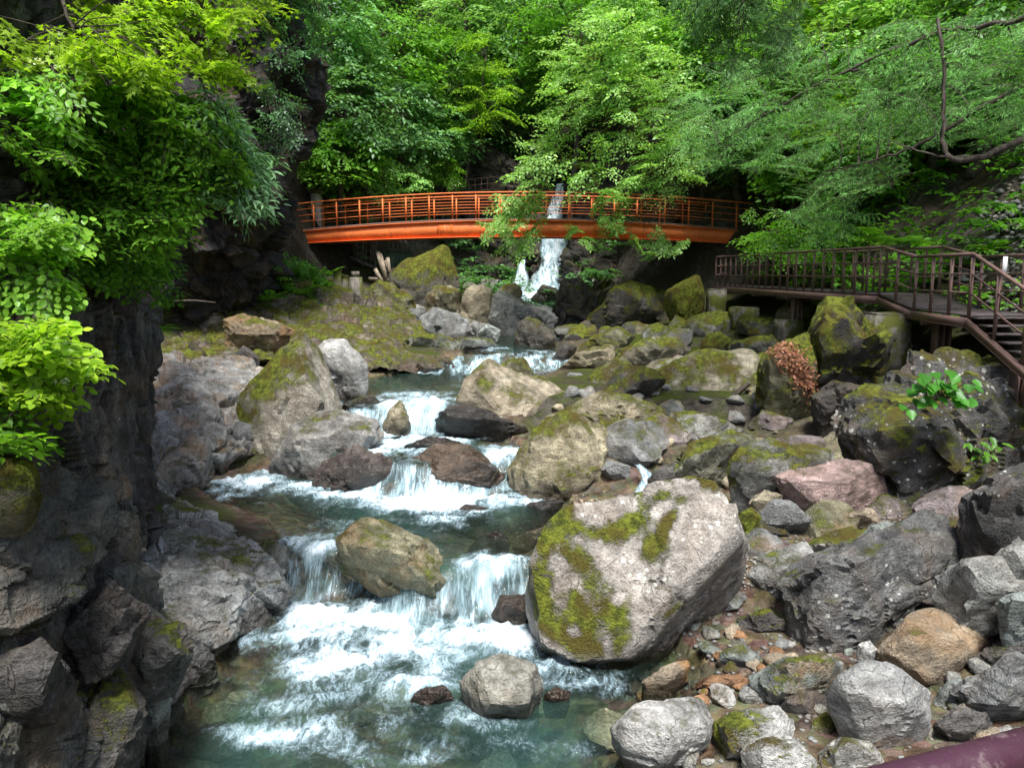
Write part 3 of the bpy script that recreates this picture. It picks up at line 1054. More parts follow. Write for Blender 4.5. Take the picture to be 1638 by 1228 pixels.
# pale ledge behind, at the left end of the middle pool
patch("ledge_left_middle", [
    [(120, 500, 24), (240, 545, 21), (300, 560, 20.5), (360, 585, 19.5), (410, 590, 19), (450, 600, 19)],
    [(120, 585, 18.6), (236, 590, 18.0), (300, 600, 17.8), (350, 615, 17.6), (390, 640, 17.4), (430, 670, 17.4)],
    [(120, 660, 16), (236, 665, 15.6), (290, 670, 15.6), (335, 690, 15.8), (375, 715, 16.2), (410, 740, 16.4)],
    [(120, 740, 14.2), (232, 735, 14.0), (270, 740, 14.2), (305, 750, 14.8), (335, 765, 15.4), (370, 785, 15.6)],
    [(120, 810, 12.6), (228, 800, 12.8), (262, 805, 13.4), (290, 812, 14.0), (312, 822, 14.4), (330, 840, 14.6)]],
    150, 150, tone=(0.35, 0.35, 0.335), moss=0.10, seed=31, strata_axis=(0.5, 0.2, 0.8), strata_f=1.6, strata_a=0.16, amp=0.22, fol=0.4, stain=0.55, wl=0.6)
# second cliff: overhanging wall, the foliage's shade put into its black tone
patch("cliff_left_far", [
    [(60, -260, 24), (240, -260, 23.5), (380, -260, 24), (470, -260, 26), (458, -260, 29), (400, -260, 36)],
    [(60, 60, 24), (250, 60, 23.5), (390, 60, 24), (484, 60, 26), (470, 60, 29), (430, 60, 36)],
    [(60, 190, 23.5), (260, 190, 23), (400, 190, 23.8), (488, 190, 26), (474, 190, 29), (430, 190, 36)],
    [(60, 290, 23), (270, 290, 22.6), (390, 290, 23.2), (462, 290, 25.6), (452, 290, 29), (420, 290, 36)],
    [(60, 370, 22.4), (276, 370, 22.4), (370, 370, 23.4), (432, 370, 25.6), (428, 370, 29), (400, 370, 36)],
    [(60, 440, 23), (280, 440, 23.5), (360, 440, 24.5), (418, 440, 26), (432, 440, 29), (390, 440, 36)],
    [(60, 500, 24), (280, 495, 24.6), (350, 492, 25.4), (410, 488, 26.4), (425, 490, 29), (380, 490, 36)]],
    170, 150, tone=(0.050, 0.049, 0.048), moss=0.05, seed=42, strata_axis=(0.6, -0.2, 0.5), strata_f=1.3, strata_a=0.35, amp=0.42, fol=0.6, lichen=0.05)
# sloping mossy slab on the left bank
patch("slab_left_bank", [
    [(200, 430, 30), (330, 440, 30), (450, 440, 31), (545, 452, 32), (600, 468, 33), (640, 485, 33.5)],
    [(200, 478, 26), (320, 482, 26.5), (440, 478, 27.5), (540, 485, 28.5), (620, 500, 29.5), (670, 520, 30)],
    [(200, 520, 23.5), (310, 520, 24), (430, 515, 24.8), (540, 520, 25.6), (640, 538, 26.2), (720, 557, 26.2)],
    [(200, 560, 21.5), (320, 560, 21.8), (430, 555, 22.6), (560, 562, 23.4), (660, 575, 24.2), (752, 588, 24.6)],
    [(200, 610, 20.5), (320, 600, 21), (440, 590, 22), (570, 594, 22.8), (670, 602, 23.6), (765, 604, 24.2)]],
    140, 190, tone=(0.25, 0.22, 0.185), moss=0.42, seed=52, strata_axis=(0.45, -0.25, 0.85), strata_f=2.2, strata_a=0.14, amp=0.22, fol=0.6, stain=0.3, wl=1.75)
# wall the waterfall drops over, and the wall under the right end of the bridge
patch("waterfall_wall", [
    [(480, 210, 50), (620, 205, 48), (740, 215, 46.6), (820, 255, 46), (870, 290, 45.6), (905, 292, 45.6), (950, 250, 45.4), (1040, 200, 44), (1130, 190, 41)],
    [(480, 300, 48.5), (620, 300, 47), (740, 300, 46), (820, 310, 45.6), (870, 325, 45.4), (905, 325, 45.3), (950, 310, 44.4), (1040, 290, 42), (1130, 290, 39)],
    [(480, 380, 46), (620, 380, 45.5), (740, 380, 45.2), (820, 380, 45.2), (870, 380, 45.0), (905, 380, 44.9), (950, 380, 42), (1040, 375, 39.5), (1130, 375, 37)],
    [(480, 430, 44), (620, 430, 44), (740, 430, 44), (820, 425, 44.6), (870, 420, 44.8), (905, 420, 44.4), (940, 430, 40.5), (1040, 430, 38), (1130, 430, 35.5)],
    [(480, 500, 43), (620, 500, 43), (740, 500, 43), (820, 490, 44), (870, 490, 44), (905, 490, 43.4), (930, 500, 39), (1040, 510, 36.4), (1130, 510, 34)]],
    120, 200, tone=(0.085, 0.08, 0.072), moss=0.12, seed=63, strata_axis=(0.3, 0.2, 0.9), strata_f=1.4, strata_a=0.22, amp=0.36, fol=0.5, lichen=0.12)
#SECTION3
# ------------------------------------------------------------------ boulders
B = boulder
BF = lambda v: -.5 + .0033 * (1062 - v)        # depth of the largest boulder's flat front face
B("largest pale boulder with olive moss bands and dark undercut right side by the pool",
  [(q[0], q[1], BF(q[1])) for q in ((850, 900), (880, 835), (907, 805), (1060, 788), (1110, 757), (1150, 768), (1180, 815), (1194, 866), (1095, 968), (1012, 1056), (930, 1058), (868, 1032))]
  + [(1198, 868, .8), (1188, 925, 1.6), (1180, 990, 1.8), (1150, 1045, 1.6), (1030, 1078, .5), (838, 965, .5), (862, 1045, .5)], 9.3, (0.36, 0.335, 0.305), 0.17,
  front=[(960, 960, -.3), (1040, 1000, -.42)], thick=2.0, sub=6, sit=False, wl=0.0, p=34, rough=0.4, stain=0.12, lichen=0.34, fol=0.25, chops=0, merge=.985,
  moss_lines=[([(905, 815), (888, 870), (930, 900), (965, 955), (990, 995)], 26), ([(905, 838), (960, 852), (1010, 843), (1040, 800), (1062, 790)], 18), ([(872, 880), (862, 960), (882, 1010), (945, 1050)], 22),
              ([(1045, 875), (1070, 830), (1090, 800)], 14), ([(985, 1050), (1002, 1010)], 16), ([(1112, 758), (1140, 775)], 16), ([(1060, 990), (1100, 960)], 12), ([(920, 950), (940, 1010), (930, 1045)], 16)])
B("tan wedge shaped boulder leaning between the two lower waterfalls",
  [(533, 868, 0), (560, 837, .1), (600, 827, .2), (655, 845, .3), (700, 870, .3), (726, 905, .3), (748, 945, .2), (728, 1005, 0), (690, 1000, -.1), (640, 952, 0), (590, 927, 0), (545, 898, 0)], 10.9, 'olive', 0.22,
  front=[(570, 870, -.45), (640, 890, -.6), (690, 930, -.55), (600, 905, -.4), (650, 930, -.5)], thick=1.2, sub=6, sit=False, wl=0.05, p=20, rough=0.8, strata=1.2, stain=0.4)
B("squat pale grey block rising alone from the foaming lower pool", [(735, 1095), (765, 1062), (800, 1047), (862, 1062), (870, 1100), (852, 1124), (780, 1138), (740, 1124)], 8.75, (0.36, 0.355, 0.31), 0.14, wl=0.02, p=24, rough=0.7,
  front=[(770, 1075, -.25), (850, 1075, -.25), (850, 1115, -.4), (785, 1125, -.45)])
B("small wet brown rock beside the squat grey block in the pool", [(868, 1112), (885, 1098), (908, 1105), (912, 1122), (880, 1130)], 8.7, 'brown', 0.0, sub=4, wl=0.25)
B("low wet purple brown rock awash left of the squat grey block", [(655, 1115), (680, 1098), (715, 1098), (728, 1118), (700, 1132), (665, 1132)], 8.8, 'brown', 0.0, sub=4, wl=0.3)
B("rust stained wedge rock at the shadowed foot of the largest pale boulder", [(1025, 1090), (1060, 1066), (1098, 1061), (1100, 1082), (1072, 1104), (1032, 1112)], 8.9, 'tan', 0.02, sub=4, wl=0.0, stain=1.3)
B("white flat topped boulder with cracked corner by the water's edge", [(980, 1165, 0), (1012, 1132, .1), (1050, 1120, .2), (1110, 1113, .3), (1130, 1125, .35), (1146, 1152, .2), (1140, 1188, .1), (1095, 1230, 0), (1025, 1222, 0), (985, 1190, 0)], 7.75, 'white', 0.2,
  front=[(1010, 1150, -.2), (1065, 1175, -.32), (1060, 1215, -.4), (1000, 1195, -.25), (1130, 1165, -.05)], thick=.8, wl=-0.05, p=24, rough=.6, fol=.3)
B("whitish block with dark mossy left face beside the cracked white boulder", [(1143, 1155), (1172, 1137), (1205, 1140), (1250, 1125), (1275, 1158), (1268, 1188), (1190, 1218), (1150, 1190)], 7.85, 'white', 0.27, p=22, rough=.7, mossy_side=(-1, -.4, -.2),
  front=[(1165, 1160, -.3), (1240, 1155, -.25), (1235, 1195, -.35), (1170, 1205, -.35)])
B("whitish moss speckled stone in front of the block with mossy left face", [(1186, 1205), (1225, 1178), (1270, 1182), (1308, 1215), (1320, 1262), (1200, 1268)], 7.35, 'white', 0.36, p=18, rough=.7)
B("pale rounded stone below the big smooth round boulder", [(1313, 1215), (1345, 1176), (1378, 1180), (1410, 1205), (1425, 1250), (1320, 1260)], 7.2, 'pale', 0.26, p=14, rough=.7)
B("big smooth round grey boulder on the right shore", [(1328, 1125), (1340, 1085), (1385, 1062), (1435, 1068), (1480, 1105), (1492, 1150), (1472, 1202), (1420, 1222), (1350, 1180)], 7.85, (0.35, 0.355, 0.345), 0.10, p=8, rough=.5, fol=.5, lichen=.12)
B("teal grey mossy boulder with rusty lower face", [(1200, 1095), (1250, 1056), (1330, 1050), (1368, 1066), (1345, 1110), (1332, 1148), (1230, 1135), (1205, 1115)], 8.55, 'teal', 0.27, p=14, stain=.7, rough=1.0)
B("tan five sided block with green moss strip, wedged above the round boulder", [(1405, 1042, 0), (1450, 985, .15), (1515, 968, .3), (1555, 985, .3), (1583, 1025, .2), (1560, 1062, .1), (1492, 1112, 0), (1445, 1070, 0)], 8.5, 'tan', 0.18,
  front=[(1455, 1015, -.2), (1540, 1020, -.15), (1555, 1045, -.15), (1485, 1090, -.35), (1440, 1050, -.2)], p=28, rough=.5, stain=.5)
B("small white cube shaped stone left of the tan five sided block", [(1370, 1052), (1372, 1030), (1392, 1024), (1407, 1042), (1392, 1060)], 8.55, 'white', 0.0, sub=4, p=20, rough=.6)
B("long dark grey boulder crossed by cracks, with lichen and a moss patch on top", [(1255, 935, 0), (1300, 895, .1), (1350, 872, .3), (1420, 840, .5), (1485, 805, .6), (1535, 832, .6), (1558, 882, .5), (1542, 925, .3), (1482, 972, .1), (1442, 1005, 0), (1390, 1045, 0), (1300, 1040, 0), (1262, 990, 0)], 9.7, (0.15, 0.152, 0.15), 0.17,
  front=[(1330, 905, -.45), (1440, 870, -.1), (1395, 960, -.5), (1390, 1025, -.45), (1300, 1000, -.4), (1500, 925, 0)], thick=1.7, sub=6, p=24, rough=1.2, lichen=.3, strata=1.2)  # dark rock, tone lowered further to paint in the canopy's shade
B("grey boulder tucked in the gap right of the largest pale boulder", [(1188, 925), (1225, 885), (1285, 872), (1300, 920), (1270, 985), (1205, 975)], 10.6, 'grey', 0.2, p=14)
B("low dark greenish boulder under the cracked dark grey boulder", [(1180, 990), (1240, 970), (1275, 1000), (1285, 1035), (1200, 1030)], 9.75, 'dark', 0.35, sub=4, p=16)
B("rough pitted grey boulder right of the tan five sided block", [(1490, 965), (1520, 912), (1600, 885), (1660, 860), (1710, 960), (1660, 1010), (1590, 1012), (1550, 990)], 8.8, 'mid', 0.08, p=12, rough=1.2, lichen=.2)
B("dark lichen dotted boulder perched above the long cracked boulder", [(1528, 805), (1560, 772), (1640, 735), (1720, 760), (1730, 860), (1620, 880), (1538, 868)], 9.7, (0.10, 0.098, 0.095), 0.15, p=20, lichen=.25)
B("grey green mossy topped boulder left of the pink slab", [(1165, 745), (1195, 714), (1260, 706), (1330, 722), (1345, 760), (1300, 800), (1240, 795), (1175, 788)], 12.6, 'mid', 0.42, p=16)
B("smooth pink slab boulder below the lichen outcrop", [(1235, 765, 0), (1280, 742, .2), (1350, 735, .3), (1410, 748, .3), (1420, 800, .2), (1370, 828, 0), (1310, 830, 0), (1255, 798, 0)], 12.2, 'pink', 0.05, p=22, rough=.5, front=[(1270, 775, -.3), (1360, 770, -.35), (1340, 812, -.35)])
B("smooth grey lens shaped stone under the pink slab", [(1210, 832), (1232, 798), (1262, 800), (1305, 846), (1280, 856), (1225, 852)], 11.8, 'grey', 0.03, p=10, rough=.6, sub=4)
B("cream stone resting on the grey lens shaped stone", [(1197, 805), (1222, 784), (1252, 790), (1242, 812), (1210, 822)], 12.1, 'cream', 0.05, sub=4, p=14, rough=.6)
B("bright moss capped stone peeping out behind the largest pale boulder", [(1183, 818), (1202, 812), (1217, 828), (1212, 852), (1190, 855)], 11.4, 'olive', 0.75, sub=4, p=10)
B("pale bluish stone leaning on the long cracked boulder", [(1372, 862), (1395, 838), (1432, 842), (1450, 872), (1410, 888)], 10.6, 'teal', 0.0, sub=4, p=20)
B("brown lower boulder half under the pink slab", [(1340, 838), (1365, 815), (1400, 815), (1415, 842), (1370, 850)], 11.7, 'tan', 0.0, sub=4, p=14)
# right middle
B("huge dark outcrop boulder with white lichen below the walkway stairs", [(1335, 700, .3), (1362, 640, .3), (1415, 590, .5), (1455, 560, .8), (1540, 556, 1.0), (1620, 585, 1.0), (1760, 650, 1.0), (1780, 770, .3), (1640, 790, 0), (1530, 800, 0), (1440, 806, 0), (1385, 765, 0)], 12.9, (0.115, 0.114, 0.112), 0.3,
  front=[(1420, 690, -.7), (1500, 640, -.4), (1620, 660, -.5), (1500, 740, -.9), (1420, 770, -.6), (1640, 750, -.6)], thick=2.6, sub=6, p=24, lichen=.40, rough=1.5, stain=.2, strata=1.2)  # own dark grey, deepened with the shade of the trees overhead
B("moss covered rock pillar supporting the bend of the walkway", [(1283, 525), (1318, 473), (1352, 480), (1405, 508), (1428, 560), (1405, 612), (1335, 640), (1296, 640), (1288, 580)], 17.2, 'dark', 0.62, p=16, thick=2.0, sub=5, rough=1.4)
B("mossy hump strewn with fallen red leaves", [(1213, 585), (1240, 545), (1300, 533), (1318, 600), (1308, 670), (1250, 668), (1220, 640)], 17.0, 'olive', 0.62, p=10, thick=1.6)
B("dark bare rock at the foot of the moss covered pillar", [(1300, 640), (1340, 612), (1395, 620), (1400, 660), (1350, 690), (1310, 685)], 15.8, 'dark', 0.12, p=16, sub=4)
B("long cream boulder with mossy back, lying below the walkway", [(1005, 632), (1045, 592), (1125, 560), (1200, 560), (1232, 590), (1210, 622), (1165, 650), (1080, 655), (1010, 645)], 19.6, (0.38, 0.35, 0.27), 0.36, p=12, thick=2.2, rough=.6, wl=1.75, front=[(1060, 610, -.5), (1170, 595, -.4), (1160, 635, -.8), (1070, 640, -.8)])
B("cream rounded boulder with flat front beside the blue cascade", [(888, 600), (912, 575), (945, 552), (980, 553), (990, 585), (975, 605), (930, 602)], 23.6, 'cream', 0.24, p=14, wl=1.8)
B("grey boulder with mossy dome right of the flat fronted cream boulder", [(975, 590), (990, 560), (1040, 538), (1090, 540), (1106, 566), (1070, 590), (1020, 615)], 22.6, (0.28, 0.265, 0.21), 0.4, p=10)
B("moss topped boulder behind the cream boulders", [(925, 560), (955, 532), (990, 522), (1018, 538), (1000, 562)], 26.0, 'olive', 0.5, p=10, sub=4)
B("small tilted grey slab in front of the flat fronted cream boulder", [(897, 622), (910, 595), (932, 598), (928, 615), (918, 632)], 21.8, 'grey', 0.0, sub=4, p=24, rough=.5)
B("large cream boulder with mossy crown above the middle cascade", [(733, 645, 0), (745, 608, .2), (782, 577, .4), (830, 598, .6), (885, 618, .7), (916, 638, .7), (880, 682, .3), (830, 700, .1), (770, 676, 0), (738, 660, 0)], 18.0, (0.42, 0.37, 0.28), 0.2,
  front=[(770, 620, -.4), (850, 640, -.3), (800, 672, -.6), (855, 672, -.3)], thick=1.8, sub=6, p=14, rough=.7, wl=1.3)
B("grey green stone with mossy dome behind the cream crowned boulder", [(795, 592), (810, 574), (838, 572), (852, 590), (845, 606), (800, 606)], 22.0, 'olive', 0.45, sub=4, p=10)
B("pale flat boulder roofing a dark hollow beside the cream crowned boulder", [(868, 672), (925, 636), (990, 630), (1055, 648), (1065, 672), (1010, 700), (965, 688), (905, 680)], 16.9, 'cream', 0.28, p=14, sit=False, thick=1.5)
B("dark undercut stone below the pale flat boulder", [(965, 700), (985, 680), (1040, 672), (1050, 695), (1000, 716)], 16.4, 'dark', 0.3, sub=4)
B("cream and green mottled boulder with cracked front between the two pools", [(808, 752, 0), (850, 692, .2), (905, 655, .4), (950, 672, .4), (988, 716, .4), (972, 760, .2), (912, 790, 0), (870, 800, 0), (818, 778, 0)], 14.7, (0.40, 0.36, 0.25), 0.3,
  front=[(850, 715, -.35), (920, 690, -.3), (960, 730, -.3), (900, 770, -.55), (850, 780, -.5)], thick=1.4, sub=6, p=16, rough=.8, strata=1.0, wl=0.65)
B("mossy whitish boulder right of the dark hollow", [(1065, 692), (1075, 658), (1125, 660), (1185, 688), (1190, 708), (1140, 716), (1080, 714)], 16.2, 'pale', 0.4, p=12, sub=4)
B("greenish wedge boulder pointing down to the trickle", [(1058, 782), (1085, 735), (1120, 706), (1170, 690), (1215, 702), (1195, 740), (1150, 775), (1090, 798)], 14.0, (0.27, 0.28, 0.22), 0.34, p=16, thick=1.3)
B("small rectangular grey block propped over the trickle", [(962, 752), (972, 734), (1010, 745), (1006, 768), (985, 766)], 14.4, 'grey', 0.08, sub=4, p=26, rough=.4)
B("dark wet wedge beside the trickle", [(1022, 795), (1045, 755), (1080, 740), (1085, 770), (1062, 796)], 13.9, 'dark', 0.05, sub=4, p=20, wl=.9)
B("low dark rock breaking the foam below the wet domes", [(722, 818), (745, 806), (778, 812), (782, 824), (740, 828)], 13.5, 'brown', 0, sub=4, wl=.9)
B("flat dark rock lying in the water below the mottled boulder", [(840, 812), (870, 798), (905, 800), (900, 815), (860, 824)], 13.6, 'dark', 0.05, sub=4, wl=.9)
B("wet dark dome with water streaming over it", [(498, 772), (520, 738), (568, 720), (612, 730), (636, 762), (628, 800), (500, 798)], 14.9, (0.20, 0.17, 0.155), 0.0, p=9, wl=1.15, rough=.8, sub=5)
B("broad wet brown dome splitting the middle cascade", [(630, 775), (655, 733), (720, 714), (776, 722), (806, 752), (798, 788), (700, 800), (636, 796)], 14.95, (0.27, 0.205, 0.15), 0.0, p=9, wl=1.3, rough=.9, fol=.7, strata=1.0)
B("flat black rock behind the broad wet dome", [(648, 714), (688, 697), (738, 708), (740, 722), (660, 724)], 16.0, 'dark', 0.05, sub=4, wl=1.4)
B("dark wet ledge rock under the cream crowned boulder", [(695, 672), (745, 648), (800, 670), (842, 700), (835, 722), (770, 712), (705, 696)], 17.2, 'dark', 0.03, p=12, wl=1.7, thick=1.4)
B("mossy cream stone standing in the middle cascade", [(612, 690), (622, 655), (640, 640), (655, 665), (652, 700), (625, 706)], 17.3, 'cream', 0.3, sub=4, wl=1.2)
B("green topped dark stone at the lip of the upper pool", [(545, 650), (575, 632), (605, 634), (612, 652), (570, 668)], 18.0, 'dark', 0.5, sub=4, wl=1.75)
# left middle
B("tall angular boulder with mossy sloping left face and dark triangular facet", [(374, 668, 0), (386, 625, 0), (438, 572, .2), (490, 529, .6), (512, 545, .8), (548, 630, .6), (546, 660, .3), (505, 690, 0), (440, 735, -.1), (390, 705, 0)], 17.0, (0.35, 0.325, 0.275), 0.16,
  front=[(440, 640, -.6), (495, 590, -.3), (510, 650, -.5), (440, 700, -.7)], thick=2.0, sub=6, p=30, rough=.45, mossy_side=(-.75, -.2, .65), wl=.6)
B("long grey cracked boulder lying at the foot of the angular boulder", [(428, 745, 0), (465, 680, 0), (540, 655, .2), (600, 672, .3), (610, 700, .2), (575, 722, 0), (520, 735, 0), (500, 752, 0), (440, 758, 0)], 15.9, (0.30, 0.295, 0.28), 0.08,
  front=[(470, 710, -.5), (540, 690, -.5), (590, 695, -.35), (500, 735, -.5)], thick=1.6, sub=5, p=14, rough=.7, wl=.65)
B("white angular boulder leaning behind the tall angular boulder", [(500, 560), (520, 542), (555, 545), (582, 575), (591, 605), (555, 622), (530, 610)], 18.9, 'white', 0.05, p=18, rough=.6, wl=1.75)
B("tan loaf shaped rock with rusty left end on the left bank", [(358, 542), (363, 508), (400, 504), (440, 510), (468, 524), (462, 546), (400, 550)], 22.2, (0.33, 0.27, 0.19), 0.2, p=16, stain=.7, thick=1.1)
B("dark pointed rock under the tan loaf shaped rock", [(366, 598), (376, 568), (392, 555), (415, 575), (408, 602)], 19.5, 'dark', 0.05, sub=4, p=18)
B("grey stone wedged between ledge and angular boulder", [(340, 600), (365, 588), (395, 600), (398, 622), (350, 626)], 18.6, 'mid', 0.05, sub=4, p=16)
# under the bridge
B("big dark tilted boulder with bright moss edge under the bridge", [(622, 462, 0), (628, 438, 0), (665, 412, .3), (712, 394, .6), (724, 425, .6), (734, 460, .4), (720, 474, 0), (640, 478, 0)], 34.5, (0.15, 0.145, 0.12), 0.18, p=26, rough=.6, thick=2.6, front=[(640, 450, -.5), (695, 425, -.7), (700, 465, -.9)], mossy_side=(.1, -.1, 1))
B("mossy olive boulder sloping to the left of the big tilted boulder", [(586, 470), (595, 448), (625, 448), (655, 470), (668, 492), (640, 500), (600, 485)], 33.2, 'olive', 0.4, p=12)
B("mossy brown boulder in front of the big tilted boulder", [(680, 488), (690, 462), (715, 456), (740, 462), (738, 488), (700, 500)], 33.5, 'olive', 0.3, p=14, stain=.5)
B("upright cream boulder in the middle of the rock jam", [(736, 500), (742, 460), (770, 456), (786, 466), (784, 498), (765, 512)], 33.4, 'cream', 0.12, p=18)
B("pale flat slab block stepping down to the cascade", [(778, 502), (786, 472), (815, 468), (850, 480), (852, 500), (828, 520), (790, 515)], 33.0, 'pale', 0.08, p=20)
B("small moss capped hexagonal block on the pale slab", [(796, 472), (802, 456), (826, 453), (836, 464), (832, 474), (806, 476)], 34.6, 'cream', 0.34, sub=4, p=22)
B("grey double humped boulder below the rock jam", [(664, 532), (672, 505), (700, 490), (738, 502), (746, 528), (730, 540), (690, 540)], 30.5, 'grey', 0.05, p=10, wl=2.15)
B("low grey rock left of the double humped boulder", [(644, 512), (660, 494), (682, 498), (680, 518), (655, 522)], 31.5, 'grey', 0.1, sub=4)
B("dark rounded boulder standing in the blue cascade", [(821, 545), (830, 515), (855, 510), (878, 528), (888, 548), (850, 556)], 28.5, (0.12, 0.115, 0.10), 0.12, p=9, wl=2.2)
B("grey slab above the blue cascade", [(825, 500), (840, 488), (880, 492), (892, 505), (850, 512)], 32.5, 'grey', 0.05, sub=4, p=20)
B("wet grey rock at the waterfall's foot", [(850, 478), (868, 455), (892, 460), (902, 480), (870, 488)], 39.0, (0.16, 0.15, 0.13), 0.2, sub=4, wl=3.9)
B("small pale triangular stone by the short white rapid", [(762, 536), (778, 518), (800, 530), (798, 540)], 29.5, 'teal', 0.0, sub=4, p=20)
B("flat grey stone at the left edge of the dark pool", [(745, 528), (758, 512), (780, 520), (776, 536)], 30.0, 'grey', 0.0, sub=4)
B("black craggy rock mass right of the waterfall", [(878, 520), (888, 470), (905, 448), (938, 446), (955, 490), (952, 540), (900, 545)], 35.0, 'dark', 0.2, p=12, thick=3.0, rough=1.3)
B("triangular boulder with thick moss beside the black rock mass", [(935, 522), (965, 480), (1005, 453), (1042, 462), (1056, 500), (1040, 530), (980, 530)], 32.5, 'dark', 0.52, p=20, thick=2.2)
B("heart shaped boulder wholly covered in green moss at the walkway's far end", [(1060, 480), (1066, 462), (1088, 455), (1098, 442), (1118, 440), (1128, 460), (1126, 495), (1100, 508), (1075, 498)], 30.6, 'dark', 0.9, p=8, thick=1.4, rough=.6)
B("small mossy dome between the cream boulders and the walkway", [(1118, 560), (1125, 535), (1150, 530), (1168, 545), (1160, 562)], 25.0, 'olive', 0.7, sub=4, p=8)
B("dark slanting rock beside the blue cascade", [(872, 585), (890, 560), (915, 545), (925, 552), (900, 582)], 25.2, 'dark', 0.15, sub=4, p=20, wl=2.2)
B("grey mossy lump under the walkway beside the concrete piers", [(1180, 575), (1195, 545), (1235, 535), (1250, 560), (1225, 580)], 22.0, 'mid', 0.45, sub=4, p=12)
B("flat teal grey mossy slab at the left edge of the blue pool", [(640, 565), (655, 540), (700, 533), (740, 548), (735, 572), (690, 580)], 26.4, (.24, .26, .23), .35, p=20, thick=1.6)
B("low grey slab reaching into the blue pool beside the mossy slab", [(715, 560), (735, 540), (785, 545), (800, 560), (760, 574)], 27.4, (.22, .24, .225), .25, p=20, thick=1.2, wl=2.0)
# near shore
B("dark grey rock behind the near handrail", [(1495, 1165), (1530, 1130), (1580, 1140), (1600, 1190), (1540, 1210)], 7.6, 'dark', 0.0, sub=4, p=16)
B("small pale blue angular stone beside the tan five sided block", [(1490, 1125), (1515, 1090), (1540, 1085), (1545, 1110), (1525, 1145), (1500, 1145)], 7.9, 'teal', 0.0, sub=4, p=24, rough=.5)
B("banded grey boulder above the near handrail", [(1530, 1120), (1565, 1080), (1640, 1050), (1720, 1080), (1720, 1170), (1600, 1170), (1550, 1150)], 7.7, 'grey', 0.08, p=12, fol=.9, lichen=.1, strata=1.2)
B("pale bluish stone above the banded grey boulder", [(1598, 970), (1618, 950), (1660, 945), (1680, 990), (1640, 1010), (1605, 1000)], 8.2, 'teal', 0.0, sub=4, p=20)
B("moss domed stone between the rusty boulder and the round boulder", [(1288, 1175), (1300, 1150), (1325, 1145), (1342, 1165), (1335, 1200), (1298, 1200)], 7.7, 'olive', 0.6, sub=4, p=9)
B("black hollowed rock under the banded grey boulder", [(1560, 1060), (1590, 1030), (1660, 1020), (1700, 1050), (1640, 1070)], 8.3, 'dark', 0.0, sub=4)
# left foot of the near cliff: dark tones paint the shade of its recesses
B("dark angular block jutting from the bedrock foot of the near cliff", [(75, 1010), (130, 955), (195, 930), (245, 965), (215, 1035), (110, 1090)], 6.3, (.075,.072,.07), 0.1, p=26, sit=False, thick=1.0)
B("grey stepped rock at the water's left edge", [(190, 1060), (230, 1005), (285, 1000), (310, 1050), (280, 1110), (215, 1120)], 7.3, (0.19, 0.19, 0.18), 0.25, p=24, sit=False, thick=1.0, wl=0)
B("black overhanging rock slab at the cliff's foot beside the lower pool", [(-60, 1080), (60, 1010), (110, 1060), (90, 1140), (-20, 1200), (-60, 1200)], 5.4, (0.07, 0.068, 0.066), 0.05, p=24, sit=False, thick=1.0)
B("mossy dark rock at the waterline below the black overhanging slab", [(80, 1190), (130, 1110), (190, 1090), (235, 1150), (210, 1240), (90, 1260)], 6.2, (0.14, 0.135, 0.125), 0.3, p=18, sit=False, thick=1.0, wl=0)
B("bright moss cushion on the corner of the near cliff", [(-60, 735), (0, 722), (45, 728), (58, 775), (42, 850), (-60, 870)], 5.4, (0.25, 0.23, 0.17), 0.75, p=1.6, sit=False, thick=.8, rough=.8)
# lower middle, behind the largest boulder
B("mossy stone left of the largest pale boulder", [(788, 930), (800, 905), (850, 888), (865, 925), (850, 960), (800, 955)], 11.3, 'cream', 0.3, p=12, wl=.6)
B("dark wet stone in the right lower waterfall", [(785, 985), (800, 950), (845, 950), (850, 990), (820, 1005)], 10.9, 'brown', 0.0, sub=4, wl=.6)
B("small cream stone with moss by the flat middle pool", [(820, 872), (840, 850), (878, 840), (888, 862), (850, 884)], 12.4, 'cream', 0.25, sub=4, wl=.5)
B("wet brown stone beside the small cream stone", [(750, 880), (770, 855), (800, 850), (815, 872), (790, 890)], 12.2, 'brown', 0.02, sub=4, wl=.7)
B("dark wet moss rock left of the left lower waterfall", [(395, 905), (420, 868), (450, 868), (458, 905), (445, 960), (405, 960)], 11.2, (0.22, 0.22, 0.2), 0.3, p=12, wl=.2)
B("pale slab stone on the left shore", [(205, 1130), (215, 1075), (255, 1055), (275, 1085), (250, 1150), (225, 1180)], 7.4, (0.33, 0.35, 0.33), 0.1, p=20, wl=.1)
B("small brown rock in the shallows under the largest boulder's shadow", [(1145, 1060), (1158, 1042), (1178, 1052), (1175, 1072), (1155, 1072)], 9.0, 'tan', 0, sub=3)
B("flat rusty stone in the shallow side water", [(1110, 1100), (1140, 1080), (1190, 1085), (1200, 1105), (1150, 1118)], 8.6, 'rust', 0, sub=4, wl=.05)

